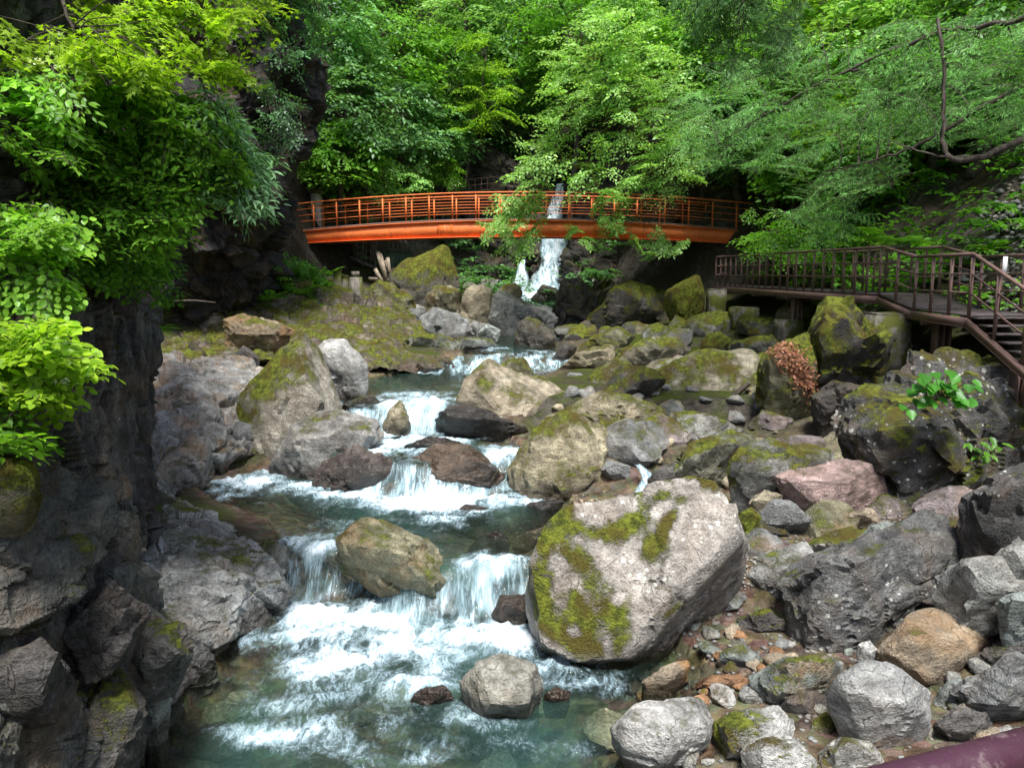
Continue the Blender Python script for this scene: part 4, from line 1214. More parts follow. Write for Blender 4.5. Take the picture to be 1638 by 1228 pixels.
# fill between the named boulders
def fill_boulders(n, region, smin, smax, label, group, tones, moss, seed, avoid=()):
    rs = np.random.default_rng(seed)
    for k in range(n):
        x, y = region(rs)
        s = rs.uniform(smin, smax)
        z = ground_pt(x, y)
        U, F = ico(4 if y < 15 else 3)
        N = unit_(rs.normal(size=(11, 3)))
        h = rs.uniform(.62, 1, 11)
        kk = np.clip(U @ N.T, 0, None) / h
        km = kk.max(1)
        r = 1 / (km * ((kk / km[:, None]) ** 70).sum(1) ** (1 / 70.))
        V = U * np.clip(r, .5, 1.25)[:, None] * np.array([rs.uniform(.8, 1.25), rs.uniform(.8, 1.1), rs.uniform(.55, .9)]) * s
        a = rs.uniform(0, 6.3)
        V = V @ np.array([[math.cos(a), -math.sin(a), 0], [math.sin(a), math.cos(a), 0], [0, 0, 1]])
        V = V + U * rock_detail(V, U, s * 1.6, seed * 50 + k, 1.0)[:, None] + np.array([x, y, z + .12 * s])
        o = mobj("boulder", V, F, ROCK, origin=(x, y, V[:, 2].min()), sharp=26)
        tn = np.array(TONE[tones[rs.integers(len(tones))]]) * rs.uniform(.75, 1.1)
        o.color = (*tn, 1)
        o["moss"], o["lichen"], o["stain"], o["foliation"] = float(rs.uniform(*moss)), float(rs.uniform(0, .25)), float(rs.uniform(0, .4)), .4
        tag(o, label, "boulder", group)


def unit_(v): return v / np.linalg.norm(v, axis=1)[:, None]


fill_boulders(30, lambda r: (r.uniform(1.8, 7.6), r.uniform(10.8, 17.5)), .25, .62, "mossy angular rock filling the gaps of the slope below the walkway", "gap filling rocks below the walkway", ['grey', 'mid', 'dark', 'olive', 'purple'], (.12, .45), 21)
fill_boulders(34, lambda r: (r.uniform(2.2, 9.5), r.uniform(17.5, 31)), .35, .85, "mossy rock lying between the long cream boulder and the walkway piers", "rocks around the walkway piers", ['mid', 'dark', 'olive', 'grey'], (.25, .6), 22)
fill_boulders(34, lambda r: (r.uniform(2.4, 6.6), r.uniform(6.6, 11.2)), .12, .34, "fist to head sized rock between the big boulders of the right shore", "middle sized rocks of the right shore", ['grey', 'mid', 'teal', 'dark', 'tan'], (0, .25), 23)
fill_boulders(30, lambda r: (r.uniform(-6.0, 3.5), r.uniform(32, 41)), .35, .8, "jumbled rock in the jam between the bridge and the waterfall", "rocks jammed below the waterfall", ['grey', 'mid', 'olive', 'dark'], (.1, .4), 24)
fill_boulders(44, lambda r: (r.uniform(-3.4, 1.4), r.uniform(5.6, 10.0)), .12, .34, "rounded stone lying under the clear water of the lower pool", "stones on the lower pool's bed", ['brown', 'tan', 'olive', 'dark', 'mid'], (0, 0), 26)
fill_boulders(16, lambda r: (r.uniform(-8, -5.6), r.uniform(16, 22)), .3, .6, "broken rock on the left ledge behind the angular boulder", "broken rocks on the left ledge", ['mid', 'grey', 'dark'], (0, .2), 25)

# loose cobbles: look-alikes, only their place differs
def cobbles(n, region, label, group, tones, smin, smax, seed):
    rs = np.random.default_rng(seed)
    U, F = ico(3)
    protos = []
    for k in range(6):
        d = U * np.array([1, rs.uniform(.7, 1), rs.uniform(.5, .75)])
        N = rs.normal(size=(14, 3))
        N /= np.linalg.norm(N, axis=1)[:, None]
        h = rs.uniform(.7, 1, 14)
        kk = np.clip(U @ N.T, 0, None) / h
        r = 1 / ((kk ** 10).sum(1) ** .1)
        V = d * np.clip(r, .6, 1.3)[:, None]
        V += U * (fbm(V * 2 + k * 7, 3, k) * .12)[:, None]
        protos.append(mesh_data("cobble", V, F, ROCK))
    for k in range(n):
        x, y = region(rs)
        s = rs.uniform(smin, smax) * (rs.uniform(.6, 1.0))
        z = ground_pt(x, y)
        o = bpy.data.objects.new("cobble", protos[k % 6])
        o.location = (x, y, z + s * .25)
        o.rotation_euler = (rs.uniform(-.4, .4), rs.uniform(-.4, .4), rs.uniform(0, 6.3))
        o.scale = (s, s, s)
        tn = np.array(TONE[tones[rs.integers(len(tones))]]) * rs.uniform(.8, 1.15)
        o.color = (*tn, 1)
        o["moss"], o["lichen"], o["stain"], o["foliation"] = float(rs.uniform(0, .25)), .1, .3, .3
        link(o)
        tag(o, label, "stone", group)


cobbles(80, lambda r: (r.uniform(1.6, 6.2), r.uniform(6.4, 10.5)), "small loose stone lying among the big boulders of the right shore", "loose stones on the right shore", ['grey', 'pale', 'mid', 'tan', 'teal'], .07, .2, 5)
cobbles(26, lambda r: (r.uniform(1.3, 3.2), r.uniform(8.0, 9.6)), "rust brown stone in the shallow side water beside the largest boulder", "rusty stones in the shallows", ['rust', 'brown', 'tan', 'brown'], .08, .2, 9)
cobbles(60, lambda r: (r.uniform(1.0, 6.0), r.uniform(11.5, 19)), "small loose stone lying among the mossy boulders below the walkway", "loose stones below the walkway", ['grey', 'cream', 'olive', 'mid'], .1, .28, 6)
cobbles(36, lambda r: (r.uniform(-5.5, 0.5), r.uniform(31, 38)), "small loose stone in the rock jam below the bridge", "loose stones in the rock jam", ['grey', 'cream', 'pale', 'olive'], .2, .45, 8)


def gravel(name, region, n, smin, smax, tone, seed):
    rs = np.random.default_rng(seed)
    U, F = ico(1)
    xy = np.array([region(rs) for _ in range(n)])
    z = ground_z(xy[:, 0], xy[:, 1])
    s = rs.uniform(smin, smax, n)
    sc = s[:, None, None] * np.stack([rs.uniform(.8, 1.3, n), rs.uniform(.7, 1, n), rs.uniform(.4, .7, n)], 1)[:, None, :]
    V = U[None] * sc * rs.uniform(.85, 1.15, (n, len(U), 1))
    a = rs.uniform(0, 6.3, n)
    R = np.stack([np.cos(a), -np.sin(a), np.sin(a), np.cos(a)], 1).reshape(n, 2, 2)
    V[..., :2] = np.einsum('nij,nkj->nki', R, V[..., :2])
    V += np.concatenate([xy, (z + s * .2)[:, None]], 1)[:, None]
    Fa = (F[None] + (np.arange(n) * len(U))[:, None, None]).reshape(-1, 3)
    o = mobj(name, V.reshape(-1, 3), Fa, ROCK)
    o.color = (*TONE[tone], 1)
    o["moss"], o["lichen"], o["stain"], o["foliation"] = 0.0, .1, .35, .2
    return o


tag(gravel("gravel", lambda r: (r.uniform(1.4, 6.2), r.uniform(6.3, 13)), 2000, .012, .045, 'grey', 3), "loose grey gravel between the boulders of the right shore", "gravel", kind="stuff")
tag(gravel("gravel", lambda r: (r.uniform(2.6, 3.9), r.uniform(10.4, 12.2)), 1800, .012, .035, 'white', 4), "patch of pale fine gravel behind the largest boulder", "gravel", kind="stuff")
tag(gravel("gravel", lambda r: (r.normal(.7, .35), r.normal(13.6, .35)), 700, .015, .045, 'tan', 12), "small gravel bar at the foot of the mottled boulder", "gravel", kind="stuff")
#SECTION4
# ------------------------------------------------------------------ footbridge
def rail_pts(f, a, b, n):
    return [f(t) for t in np.linspace(a, b, n)]


def build_bridge():
    A, Bp = P(462, 372, 35.5), P(1220, 373, 34.6)
    mid_z = P(840, 352, 35.0)[2]
    dirv = (Bp - A)[:2]
    L = np.linalg.norm(dirv)
    t2 = dirv / L
    nrm = np.array([-t2[1], t2[0]])            # away from the camera
    Wd = 1.5
    r = thing("footbridge", "orange painted arched steel footbridge spanning the stream in front of the waterfall", "bridge", (A[0], A[1], A[2] - .8))

    def top(s, off=0.0, dz=0.0):               # s in 0..1, deck height
        q = A[:2] + t2 * L * s + nrm * off
        z = A[2] + (Bp[2] - A[2]) * s + (mid_z - (A[2] + Bp[2]) / 2) * (1 - (2 * s - 1) ** 2)
        return np.array([q[0], q[1], z + dz])

    S_ = np.linspace(0, 1, 41)

    def sweep(sec, name, mat, par):            # rectangle (off0, off1, z0(s), z1(s)) swept along the arch as one closed bar
        m = MB()
        for o0, o1, z0, z1 in sec:
            V = np.array([[top(s, o0, z0(s)), top(s, o1, z0(s)), top(s, o1, z1(s)), top(s, o0, z1(s))] for s in S_]).reshape(-1, 3)
            i = np.repeat(np.arange(40), 4)
            j = np.tile(np.arange(4), 40)
            F = np.stack([i * 4 + j, (i + 1) * 4 + j, (i + 1) * 4 + (j + 1) % 4, i * 4 + (j + 1) % 4], 1)
            m.add(V, np.concatenate([F, [[0, 1, 2, 3], [163, 162, 161, 160]]]))
        return m.build(name, mat, par)

    dp = lambda s: 0.50 + 0.20 * (1 - (2 * s - 1) ** 2)
    for off in (0.0, Wd):
        g = sweep([(off - .012, off + .012, lambda s: -.036, lambda s: -dp(s)), (off - .10, off + .10, lambda s: 0, lambda s: -.035),
                   (off - .09, off + .09, lambda s: -dp(s) - .001, lambda s: -dp(s) - .03)], "girder", ORANGE, r)
        for s in (0.335, 0.665):
            pm = MB()
            c = top(s, off - .022)
            pm.beam(top(s - .016, off - .02, -.10), top(s + .016, off - .02, -.10), .012, .001)
            pm = MB()
            pm.add([top(s - .017, off - .02, -.10), top(s + .017, off - .02, -.10), top(s + .017, off - .02, -.60), top(s - .017, off - .02, -.60),
                    top(s - .017, off - .034, -.10), top(s + .017, off - .034, -.10), top(s + .017, off - .034, -.60), top(s - .017, off - .034, -.60)],
                   [(0, 1, 2, 3), (7, 6, 5, 4), (0, 4, 5, 1), (1, 5, 6, 2), (2, 6, 7, 3), (3, 7, 4, 0)])
            for bi in range(4):
                for bj in range(5):
                    q = top(s - .0125 + bi * .0083, off - .040, -.16 - bj * .095)
                    pm.beam(q - [0, .012, 0], q + [0, .012, 0], .03, .03)
            pm.build("splice_plate", ORANGE, g)
    sweep([(-.06, Wd + .06, lambda s: .075, lambda s: .004)], "deck", BROWN, r)
    # posts share one mesh
    pm = MB().box((-.028, -.028, 0), (.028, .028, 1.04))
    V, F = pm.arrays()
    pme = mesh_data("railing_post", V, F, ORANGE, False)
    n = 21
    for off in (-.02, Wd + .02):
        for k in range(n):
            s = 0.006 + 0.988 * k / (n - 1)
            o = bpy.data.objects.new("railing_post", pme)
            o.location = Vector(top(s, off, .075) - WLOC(r))
            o.rotation_euler[2] = math.atan2(t2[1], t2[0])
            link(o, r)
        for h, rad in ((1.12, .032), (.86, .014), (.60, .014), (.34, .014)):
            MB().tube([top(s, off, .075 + h) for s in np.linspace(0.0, 1.0, 31)], rad, 6).build("handrail" if h > 1 else "railing_bar", ORANGE, r, True)
    for s in (0.0, 1.0):                         # end returns
        for h in (1.12, .68, .24):
            pass
    return r


build_bridge()


# ------------------------------------------------------------------ walkway along the right bank
def build_walkway():
    zk, zp = EYE - .52, EYE - .78
    # left edge stations (x, y, z): straight run, short ramp, platform, ramp down towards the viewer
    ST_ = [(8.20, 32.0, zk), (8.66, 18.7, zk), (8.64, 17.0, zp), (8.33, 14.4, zp), (8.10, 11.6, zp - .95), (7.9, 8.6, zp - 1.9)]
    Wd = 1.45
    r = thing("walkway", "brown steel walkway with railings running along the right bank to the bridge", "walkway", (8.6, 18.7, ground_pt(8.6, 18.7)))
    E = [np.array(s) for s in ST_]
    Rr = [e + np.array([Wd, 0.1, 0]) for e in E]
    for k in range(5):
        a, b, c, d = E[k], E[k + 1], Rr[k + 1], Rr[k]
        t = np.array([0, 0, .03])
        if k in (3, 4):                          # steps of checker plate
            nst = 8
            for q in range(nst):
                f0, f1 = q / nst, (q + 1) / nst
                p0, p1, p2, p3 = a + (b - a) * f0, a + (b - a) * f1, d + (c - d) * f1, d + (c - d) * f0
                z = p0[2] - .03
                V = [(*p0[:2], z), (*p1[:2], z), (*p2[:2], z), (*p3[:2], z), (*p0[:2], z - .03), (*p1[:2], z - .03), (*p2[:2], z - .03), (*p3[:2], z - .03)]
                MB().add(V, [(0, 1, 2, 3), (7, 6, 5, 4), (0, 4, 5, 1), (1, 5, 6, 2), (2, 6, 7, 3), (3, 7, 4, 0)]).build("step", DECKM, r)
        else:
            V = [a, b, c, d, a - t, b - t, c - t, d - t]
            MB().add(V, [(0, 1, 2, 3), (7, 6, 5, 4), (0, 4, 5, 1), (1, 5, 6, 2), (2, 6, 7, 3), (3, 7, 4, 0)]).build("deck_plate", DECKM, r)
        dz = np.array([0, 0, -.13])
        for p, q in ((a, b), (d, c)):
            w_ = .16 if k not in (1, 3, 4) else .13
            MB().beam(p + dz - [.03, 0, 0], q + dz - [.03, 0, 0], .07, w_).beam(p + dz + [.0, 0, -.095], q + dz + [.0, 0, -.095], .12, .012).build("edge_beam", BROWN, r)
    # posts
    me = mesh_data("railing_post", *MB().box((-.024, -.024, 0), (.024, .024, 1.10)).arrays(), BROWN, False)
    for side, EE in (("l", E), ("r", Rr)):
        for k in range(5):
            a, b = EE[k], EE[k + 1]
            Ln = np.linalg.norm(b - a)
            n = max(1, int(round(Ln / (.62 if k == 0 else .85))))
            for q in range(n + (1 if k == 4 else 0)):
                p = a + (b - a) * q / n
                o = bpy.data.objects.new("railing_post", me)
                o.location = Vector(p + [0, 0, -.05] - WLOC(r))
                link(o, r)
            for h, rad in ((1.10, .034), (.74, .018), (.40, .018)):
                MB().tube([a + [0, 0, h - .05 + .05], b + [0, 0, h]], rad, 7).build("handrail" if h > 1 else "railing_bar", BROWN, r, True)
    # end railing returns where the walkway meets the wall below the bridge
    for h, rad in ((1.10, .034), (.74, .018), (.40, .018)):
        MB().tube([E[0] + [0, 0, h], E[0] + [1.0, 1.6, h + .1]], rad, 7).build("railing_bar", BROWN, r, True)
    # steel columns
    for x, y in ((8.75, 24.3), (8.95, 16.4), (9.9, 16.4), (9.9, 24.3), (8.5, 13.0), (9.7, 13.0), (8.1, 9.6), (9.3, 9.6)):
        g = ground_pt(x, y) - .2
        tz = np.interp(y, [8.6, 11.6, 14.4, 17, 18.7], [E[5][2], E[4][2], zp, zp, zk]) - .19
        MB().beam((x, y, g), (x, y, tz), .035, .26, (0, 1, 0)).beam((x - .13, y, g), (x - .13, y, tz), .03, .26, (0, 1, 0)).beam((x + .13, y, g), (x + .13, y, tz), .03, .26, (0, 1, 0)).build("column", BROWN, r)
    for y in (30.5, 27.4, 24.3, 21.3, 16.4):
        z = (zk if y > 18.7 else zp) - .25
        x = float(np.interp(y, [14.4, 17, 18.7, 32], [8.33, 8.64, 8.66, 8.2]))
        MB().beam((x - .05, y, z), (x + Wd + .05, y + .1, z), .12, .12).build("cross_beam", BROWN, r)
    return r


build_walkway()
mp = P(1605, 445, 15.6)
t = thing("marker_board", "thin white marker board tied to the back railing of the walkway", "marker", mp)
MB().box((mp[0] - .045, mp[1] - .02, mp[2]), (mp[0] + .045, mp[1] - .005, mp[2] + .42)).build("board", WHITEP, t)
MB().box((mp[0] - .05, mp[1] - .005, mp[2] + .2), (mp[0] + .05, mp[1] + .03, mp[2] + .23)).build("strap", BROWN, t)


def pier(label, u, v_top, Y, wx, wy, name="concrete_pier", h=None):
    c = P(u, v_top, Y)
    g = ground_pt(c[0], c[1]) - .25
    V, F = ico(4)
    # block with softened, chipped edges
    bm = bmesh.new()
    bmesh.ops.create_cube(bm, size=1)
    bmesh.ops.bevel(bm, geom=bm.edges[:], offset=.04, segments=2, affect='EDGES')
    bmesh.ops.subdivide_edges(bm, edges=bm.edges[:], cuts=2, use_grid_fill=True)
    bmesh.ops.triangulate(bm, faces=bm.faces[:])
    bm.verts.ensure_lookup_table()
    Vv = np.array([q.co[:] for q in bm.verts])
    Ff = np.array([[q.index for q in f.verts] for f in bm.faces])
    bm.free()
    hh = c[2] - g
    Vv = Vv * np.array([wx, wy, hh]) + np.array([c[0], c[1], g + hh / 2])
    Vv += fbm(Vv * 4, 3, int(u)).reshape(-1, 1) * .03
    o = mobj(name, Vv, Ff, CONC, origin=(c[0], c[1], g), smooth=False)
    return tag(o, label, "pier", "concrete piers of the walkway")


pier("tall concrete pier under the walkway's far end, beside the heart shaped mossy boulder", 1146, 462, 30.2, .62, .6)
pier("squat moss stained concrete pier below the middle of the walkway", 1190, 491, 27.0, .85, .8)
pier("low concrete footing under the steel column of the walkway", 1262, 511, 24.3, .75, .7)
pier("concrete footing behind the moss covered rock pillar", 1420, 500, 17.6, .8, .7)

# near handrail at the viewer's platform
h0, h1 = G(1425, 1260, EYE - .5), G(1650, 1198, EYE - .5)
hd = h1 - h0
t = thing("near_handrail", "purple brown painted steel handrail at the viewpoint above the shore boulders", "handrail", (h1 + hd * 1.5)[:2].tolist() + [EYE - 1.6])
MB().tube([h0 - hd * 2.2, h1 + hd * 2.5], .0225, 24).build("rail", PURPLE, t, True)
for k in (-1.9, 2.2):
    q = h0 + hd * k
    MB().tube([q, q - [0, 0, 1.1]], .02, 12).build("railing_post", PURPLE, t, True)

# ------------------------------------------------------------------ left bank furniture
def bollard(label, u0, u1, v0, Y, round_=False, name="concrete_post", cap=False):
    c = P((u0 + u1) / 2, v0, Y)
    wd = (u1 - u0) / FPX * Y
    g = ground_pt(c[0], c[1]) - .3
    g = min(g, c[2] - .8)
    t = thing(name, label, "post", (c[0], c[1], g))
    if round_:
        MB().tube([(c[0], c[1], g), (c[0], c[1], c[2] - .22)], wd / 2, 20).build("shaft", CONC, t, False)
        MB().tube([(c[0], c[1], c[2] - .221), (c[0], c[1], c[2])], wd / 3.2, 16).build("cap", CONC, t, False)
    else:
        MB().box((c[0] - wd / 2, c[1] - wd / 2, g), (c[0] + wd / 2, c[1] + wd / 2, c[2] - .05)).build("shaft", CONC, t)
        MB().box((c[0] - wd / 2 - .02, c[1] - wd / 2 - .02, c[2] - .052), (c[0] + wd / 2 + .02, c[1] + wd / 2 + .02, c[2])).build("cap", CONC, t)
    return t


bollard("square grey concrete post among ferns below the bridge's left end", 534, 545, 431, 31.0)
bollard("thin leaning concrete post between the square post and the round post", 547, 556, 441, 31.2)
bollard("round concrete post with smaller round cap below the bridge", 558, 579, 434, 31.0, True)
c = P(507, 330, 37.2)
t = thing("stone_lantern_post", "white square parapet post with wide grey cap at the bridge's left end", "post", (c[0], c[1], c[2] - 1.2))
MB().box((c[0] - .23, c[1] - .23, c[2] - 1.2), (c[0] + .23, c[1] + .23, c[2] + .56)).build("shaft", WHITEP, t)
MB().box((c[0] - .30, c[1] - .30, c[2] + .562), (c[0] + .30, c[1] + .30, c[2] + .70)).box((c[0] - .26, c[1] - .26, c[2] + .703), (c[0] + .26, c[1] + .26, c[2] + .76)).build("cap", CONC, t)

# stairway with mesh balustrade under the left half of the bridge
def stair(label, u0, v0, u1, v1, Y0, Y1, h, n, mat, name="stair_railing"):
    a, b = P(u0, v0, Y0), P(u1, v1, Y1)
    t = thing(name, label, "railing", (min(a, b, key=lambda q: q[2])).tolist())
    MB().beam(a, b, .08, .12).build("stringer", mat, t)
    for k in range(n + 1):
        p = a + (b - a) * k / n
        MB().tube([p, p + [0, 0, h]], .022, 5).build("baluster", mat, t, True)
    for f in (.35, .68, 1.0):
        MB().tube([a + [0, 0, h * f], b + [0, 0, h * f]], .025, 5).build("handrail" if f == 1 else "railing_bar", mat, t, True)
    return t


stair("grey steel stairway balustrade descending under the left half of the bridge", 512, 392, 600, 428, 38.5, 37.0, .95, 13, GREYST)
stair("brown railing of the steep path climbing behind the bridge", 688, 322, 740, 296, 43.0, 45.0, 1.0, 8, BROWN)
stair("brown railing of the path above the bridge beside the dark rock", 740, 318, 800, 312, 44.0, 44.4, 1.0, 6, BROWN)
for k, (u, v0, v1) in enumerate(((601, 384, 452), (580, 384, 415), (628, 380, 402), (640, 380, 402), (649, 380, 402))):
    a, b = P(u, v0, 37.2), P(u, v1, 37.2)
    tag(MB().tube([b, a], .05, 8).build("support_pole", GREYST, None, True, b), "grey vertical pole behind the green panel below the bridge", "pole", "poles below the bridge")
a = [P(606, 398, 36.8), P(660, 401, 37.0), P(662, 420, 37.0), P(628, 428, 36.8), P(606, 425, 36.8)]
m = MB()
V = a + [q + np.array([0, .05, 0]) for q in a]
m.add(V, [(0, 5, 6, 1), (1, 6, 7, 2), (2, 7, 8, 3), (3, 8, 9, 4), (4, 9, 5, 0)], [(0, 1, 2), (0, 2, 3), (0, 3, 4), (5, 7, 6), (5, 8, 7), (5, 9, 8)])
t = thing("metal_fence", "dull green sheet metal panel behind the tilted mossy boulder"  , "fence", P(630, 428, 36.8))
m.build("sheet", GREENP, t)
MB().beam(a[0] - [0, .03, 0], a[1] - [0, .03, 0], .05, .06).build("frame", GREYST, t)
for k, (u0, v0, u1, v1) in enumerate(((604, 402, 616, 445), (608, 405, 618, 445), (620, 412, 624, 440), (617, 416, 627, 442), (600, 430, 612, 452), (590, 446, 628, 448))):
    p, q = P(u0, v0, 35.6), P(u1, v1, 35.4)
    tag(MB().beam(q, p, .16, .05, (0, 1, .2)).build("broken_plank", WOODW, None, False, q), "pale broken plank leaning among debris beside the green panel", "plank", "broken planks under the bridge")

# driftwood
for u0, v0, u1, v1, Y, rd, lb in ((940, 712, 1030, 726, 16.0, .05, "dark driftwood stick lying in the hollow above the trickle"), (1160, 648, 1200, 612, 18.4, .10, "dark broken trunk leaning against the long cream boulder"),
                                  (275, 482, 345, 484, 23.0, .04, "grey stick lying on the left bank ledge below the black cliff")):
    p, q = P(u0, v0, Y), P(u1, v1, Y - .2)
    pts = spline([p, (p + q) / 2 + [0, 0, .04], q], 12)
    tag(MB().tube(pts, np.linspace(rd, rd * .5, 12), 7).build("driftwood", BARK, None, True, p), lb, "driftwood")


# ------------------------------------------------------------------ waterfall
def ribbon(name, path, widths, parent, n=60, m=26, bulge=.25, foam=0.85, seed=1):
    c = spline(path, n)
    wd = np.interp(np.linspace(0, 1, n), np.linspace(0, 1, len(widths)), widths)
    s = np.linspace(-1, 1, m)
    V = np.zeros((n, m, 3))
    for i in range(n):
        V[i, :, 0] = c[i, 0] + s * wd[i] / 2
        V[i, :, 1] = c[i, 1] - bulge * (1 - s ** 2) * min(1, wd[i])
        V[i, :, 2] = c[i, 2]
    V = V.reshape(-1, 3)
    q = V * np.array([4, 1, .6])
    V[:, 1] -= np.abs(fbm(q, 4, seed)) * .22
    V[:, 0] += fbm(V * np.array([1, 1, 2.5]), 3, seed + 3) * .07
    i, j = np.meshgrid(np.arange(n - 1), np.arange(m - 1), indexing='ij')
    k = (i * m + j).ravel()
    F = np.stack([k, k + 1, k + m + 1, k + m], 1)
    ss = np.tile(s, n)
    f = foam * (1 - 0.55 * ss ** 4)
    return mobj(name, V, F, WATER, parent, attrs={"foam": ('POINT', f), "fall": ('POINT', np.ones(len(V))), "depth": ('POINT', np.full(len(V), .15))})


wf = thing("waterfall", "white waterfall dropping in steps through the rock notch behind the bridge", "waterfall", P(875, 470, 43.6))
ribbon("upper_slide", [P(897, 294, 46.0), P(891, 320, 45.2), P(886, 345, 45.0), P(884, 380, 44.6)], [.45, .75, 1.0, 1.2], wf, foam=.95, seed=2)
ribbon("step_sheet", [P(886, 376, 44.8), P(886, 382, 44.3), P(885, 395, 44.2), P(884, 412, 44.1)], [1.35, 1.5, 1.5, 1.4], wf, n=30, foam=1.0, seed=5)
ribbon("spreading_foot", [P(884, 405, 44.2), P(880, 425, 43.8), P(874, 445, 43.4), P(868, 474, 42.8)], [1.2, 1.25, 1.7, 2.4], wf, foam=.95, bulge=.5, seed=8)
ribbon("side_jet", [P(838, 415, 44.2), P(834, 432, 43.9), P(832, 468, 43.5)], [.15, .6, 1.3], wf, n=40, m=16, foam=1.0, seed=11)
tr = thing("trickle", "thin white trickle falling between dark stones right of the mottled boulder", "waterfall", P(1030, 795, 13.7))
ribbon("thread", [P(1022, 742, 14.3), P(1030, 752, 14.2), P(1036, 765, 14.0), P(1026, 796, 13.7)], [.12, .18, .28, .3], tr, n=40, m=12, bulge=.05, foam=.8, seed=15)
# ------------------------------------------------------------------ foliage
LEAFT = {
    "simple": (np.array([(0, 0, 0), (.42, .27, .05), (1, 0, -.06), (.42, -.27, .05)]), np.array([(0, 2, 1), (0, 3, 2)])),
    "broad": (np.array([(0, 0, 0), (.22, .2, .03), (.55, .26, .04), (.82, .13, 0), (1.05, 0, -.10), (.82, -.13, 0), (.55, -.26, .04), (.22, -.2, .03), (.5, 0, -.03)]),
              np.array([(8, 1, 0), (8, 2, 1), (8, 3, 2), (8, 4, 3), (8, 5, 4), (8, 6, 5), (8, 7, 6), (8, 0, 7)])),
    "ovate": (np.array([(0, 0, 0), (.15, .3, .04), (.5, .38, .05), (.8, .2, .02), (1, 0, -.06), (.8, -.2, .02), (.5, -.38, .05), (.15, -.3, .04), (.48, 0, -.04)]),
              np.array([(8, 1, 0), (8, 2, 1), (8, 3, 2), (8, 4, 3), (8, 5, 4), (8, 6, 5), (8, 7, 6), (8, 0, 7)])),
    "lance": (np.array([(0, 0, 0), (.3, .14, .03), (.65, .13, .0), (1.1, 0, -.14), (.65, -.13, .0), (.3, -.14, .03), (.5, 0, -.03)]), np.array([(6, 1, 0), (6, 2, 1), (6, 3, 2), (6, 4, 3), (6, 5, 4), (6, 0, 5)])),
}
_mp = [(0, 0, 0)]
for _a, _r in ((-115, .45), (-80, .3), (-58, .85), (-28, .38), (0, 1.0), (28, .38), (58, .85), (80, .3), (115, .45)):
    _mp.append((.15 + _r * .85 * math.cos(math.radians(_a)), _r * .85 * math.sin(math.radians(_a)), -.08 * _r))
_mp.append((.18, 0, .02))
LEAFT["maple"] = (np.array(_mp), np.array([(10, k, k + 1) for k in range(1, 9)] + [(10, 0, 1), (10, 9, 0)]))
LEAFT["needle"] = (np.array([(0, -.13, 0), (0, .13, 0), (1, 0, -.05)]), np.array([(0, 2, 1)]))


def unit(v):
    v = np.asarray(v, float)
    return v / (np.linalg.norm(v, axis=-1, keepdims=True) + 1e-9)


def make_spray(seed, kind="leafy"):
    """flat leafy spray along +x, length 1: leaf positions, directions, normals, sizes and twig polylines"""
    rs = np.random.default_rng(seed)
    pos, dr, sz, segs = [], [], [], []
    droop = rs.uniform(.12, .3)
    cv = rs.uniform(-.15, .15)

    def stem(t): return np.array([t, cv * t * t, -droop * t * t])
    segs.append([stem(t) for t in (0, .33, .66, 1)])
    if kind == "leafy":
        ns, sp = 10, .068
        for i in range(ns):
            t = .08 + .9 * (i + rs.uniform(-.2, .2)) / ns
            sd = 1 if i % 2 else -1
            ln = (.46 * (1 - .8 * t) + .10) * rs.uniform(.7, 1.2)
            a = math.radians(rs.uniform(38, 62)) * sd
            d0 = np.array([math.cos(a), math.sin(a), -.15 + rs.uniform(-.25, .15)])
            b = stem(t)
            segs.append([b, b + d0 * ln * .5, b + d0 * ln + [0, 0, -.06 * ln]])
            n = max(2, int(ln / sp))
            for k in range(n + 1):
                q = b + d0 * ln * (k + .4) / n
                q[2] -= .05 * (k / n) ** 2
                s2 = 1 if k % 2 else -1
                a2 = a + math.radians(48) * s2 * (0.2 if k == n else 1) + rs.normal() * .25
                pos.append(q + rs.normal(size=3) * [.008, .008, .012])
                dr.append([math.cos(a2), math.sin(a2), -.28 + rs.normal() * .22])
                sz.append(rs.uniform(.7, 1.15))
        for k in range(10):
            t = .12 + .88 * k / 9
            s2 = 1 if k % 2 else -1
            a2 = math.radians(45) * s2 * (0 if k == 9 else 1)
            pos.append(stem(t))
            dr.append([math.cos(a2), math.sin(a2), -.3 + rs.normal() * .2])
            sz.append(rs.uniform(.8, 1.2))
        nj = .33
    else:                                       # conifer: drooping fan of fine scale-leaf branchlets
        ns = 13
        for i in range(ns):
            t = .06 + .92 * i / ns
            sd = 1 if i % 2 else -1
            ln = (.50 * (1 - .8 * t) + .08) * rs.uniform(.75, 1.15)
            a = math.radians(rs.uniform(35, 55)) * sd
            d0 = np.array([math.cos(a), math.sin(a), -.16 + rs.uniform(-.2, .1)])
            b = stem(t)
            segs.append([b, b + d0 * ln * .5, b + d0 * ln])
            n = max(3, int(ln / .028))
            for k in range(n + 1):
                q = b + d0 * ln * k / n
                s2 = 1 if k % 2 else -1
                a2 = a + math.radians(38) * s2 * (0 if k == n else 1) + rs.normal() * .15
                pos.append(q)
                dr.append([math.cos(a2), math.sin(a2), -.35 + rs.normal() * .2])
                sz.append(rs.uniform(.7, 1.2) * (1.15 - .5 * k / n))
        nj = .4
    pos, dr, sz = np.array(pos), unit(dr), np.array(sz)
    nr = unit(np.array([0, 0, 1.0]) + rs.normal(size=(len(pos), 3)) * nj)
    return pos, dr, nr, sz, segs


SPR = {"leafy": [make_spray(900 + k) for k in range(6)], "conifer": [make_spray(950 + k, "conifer") for k in range(5)]}


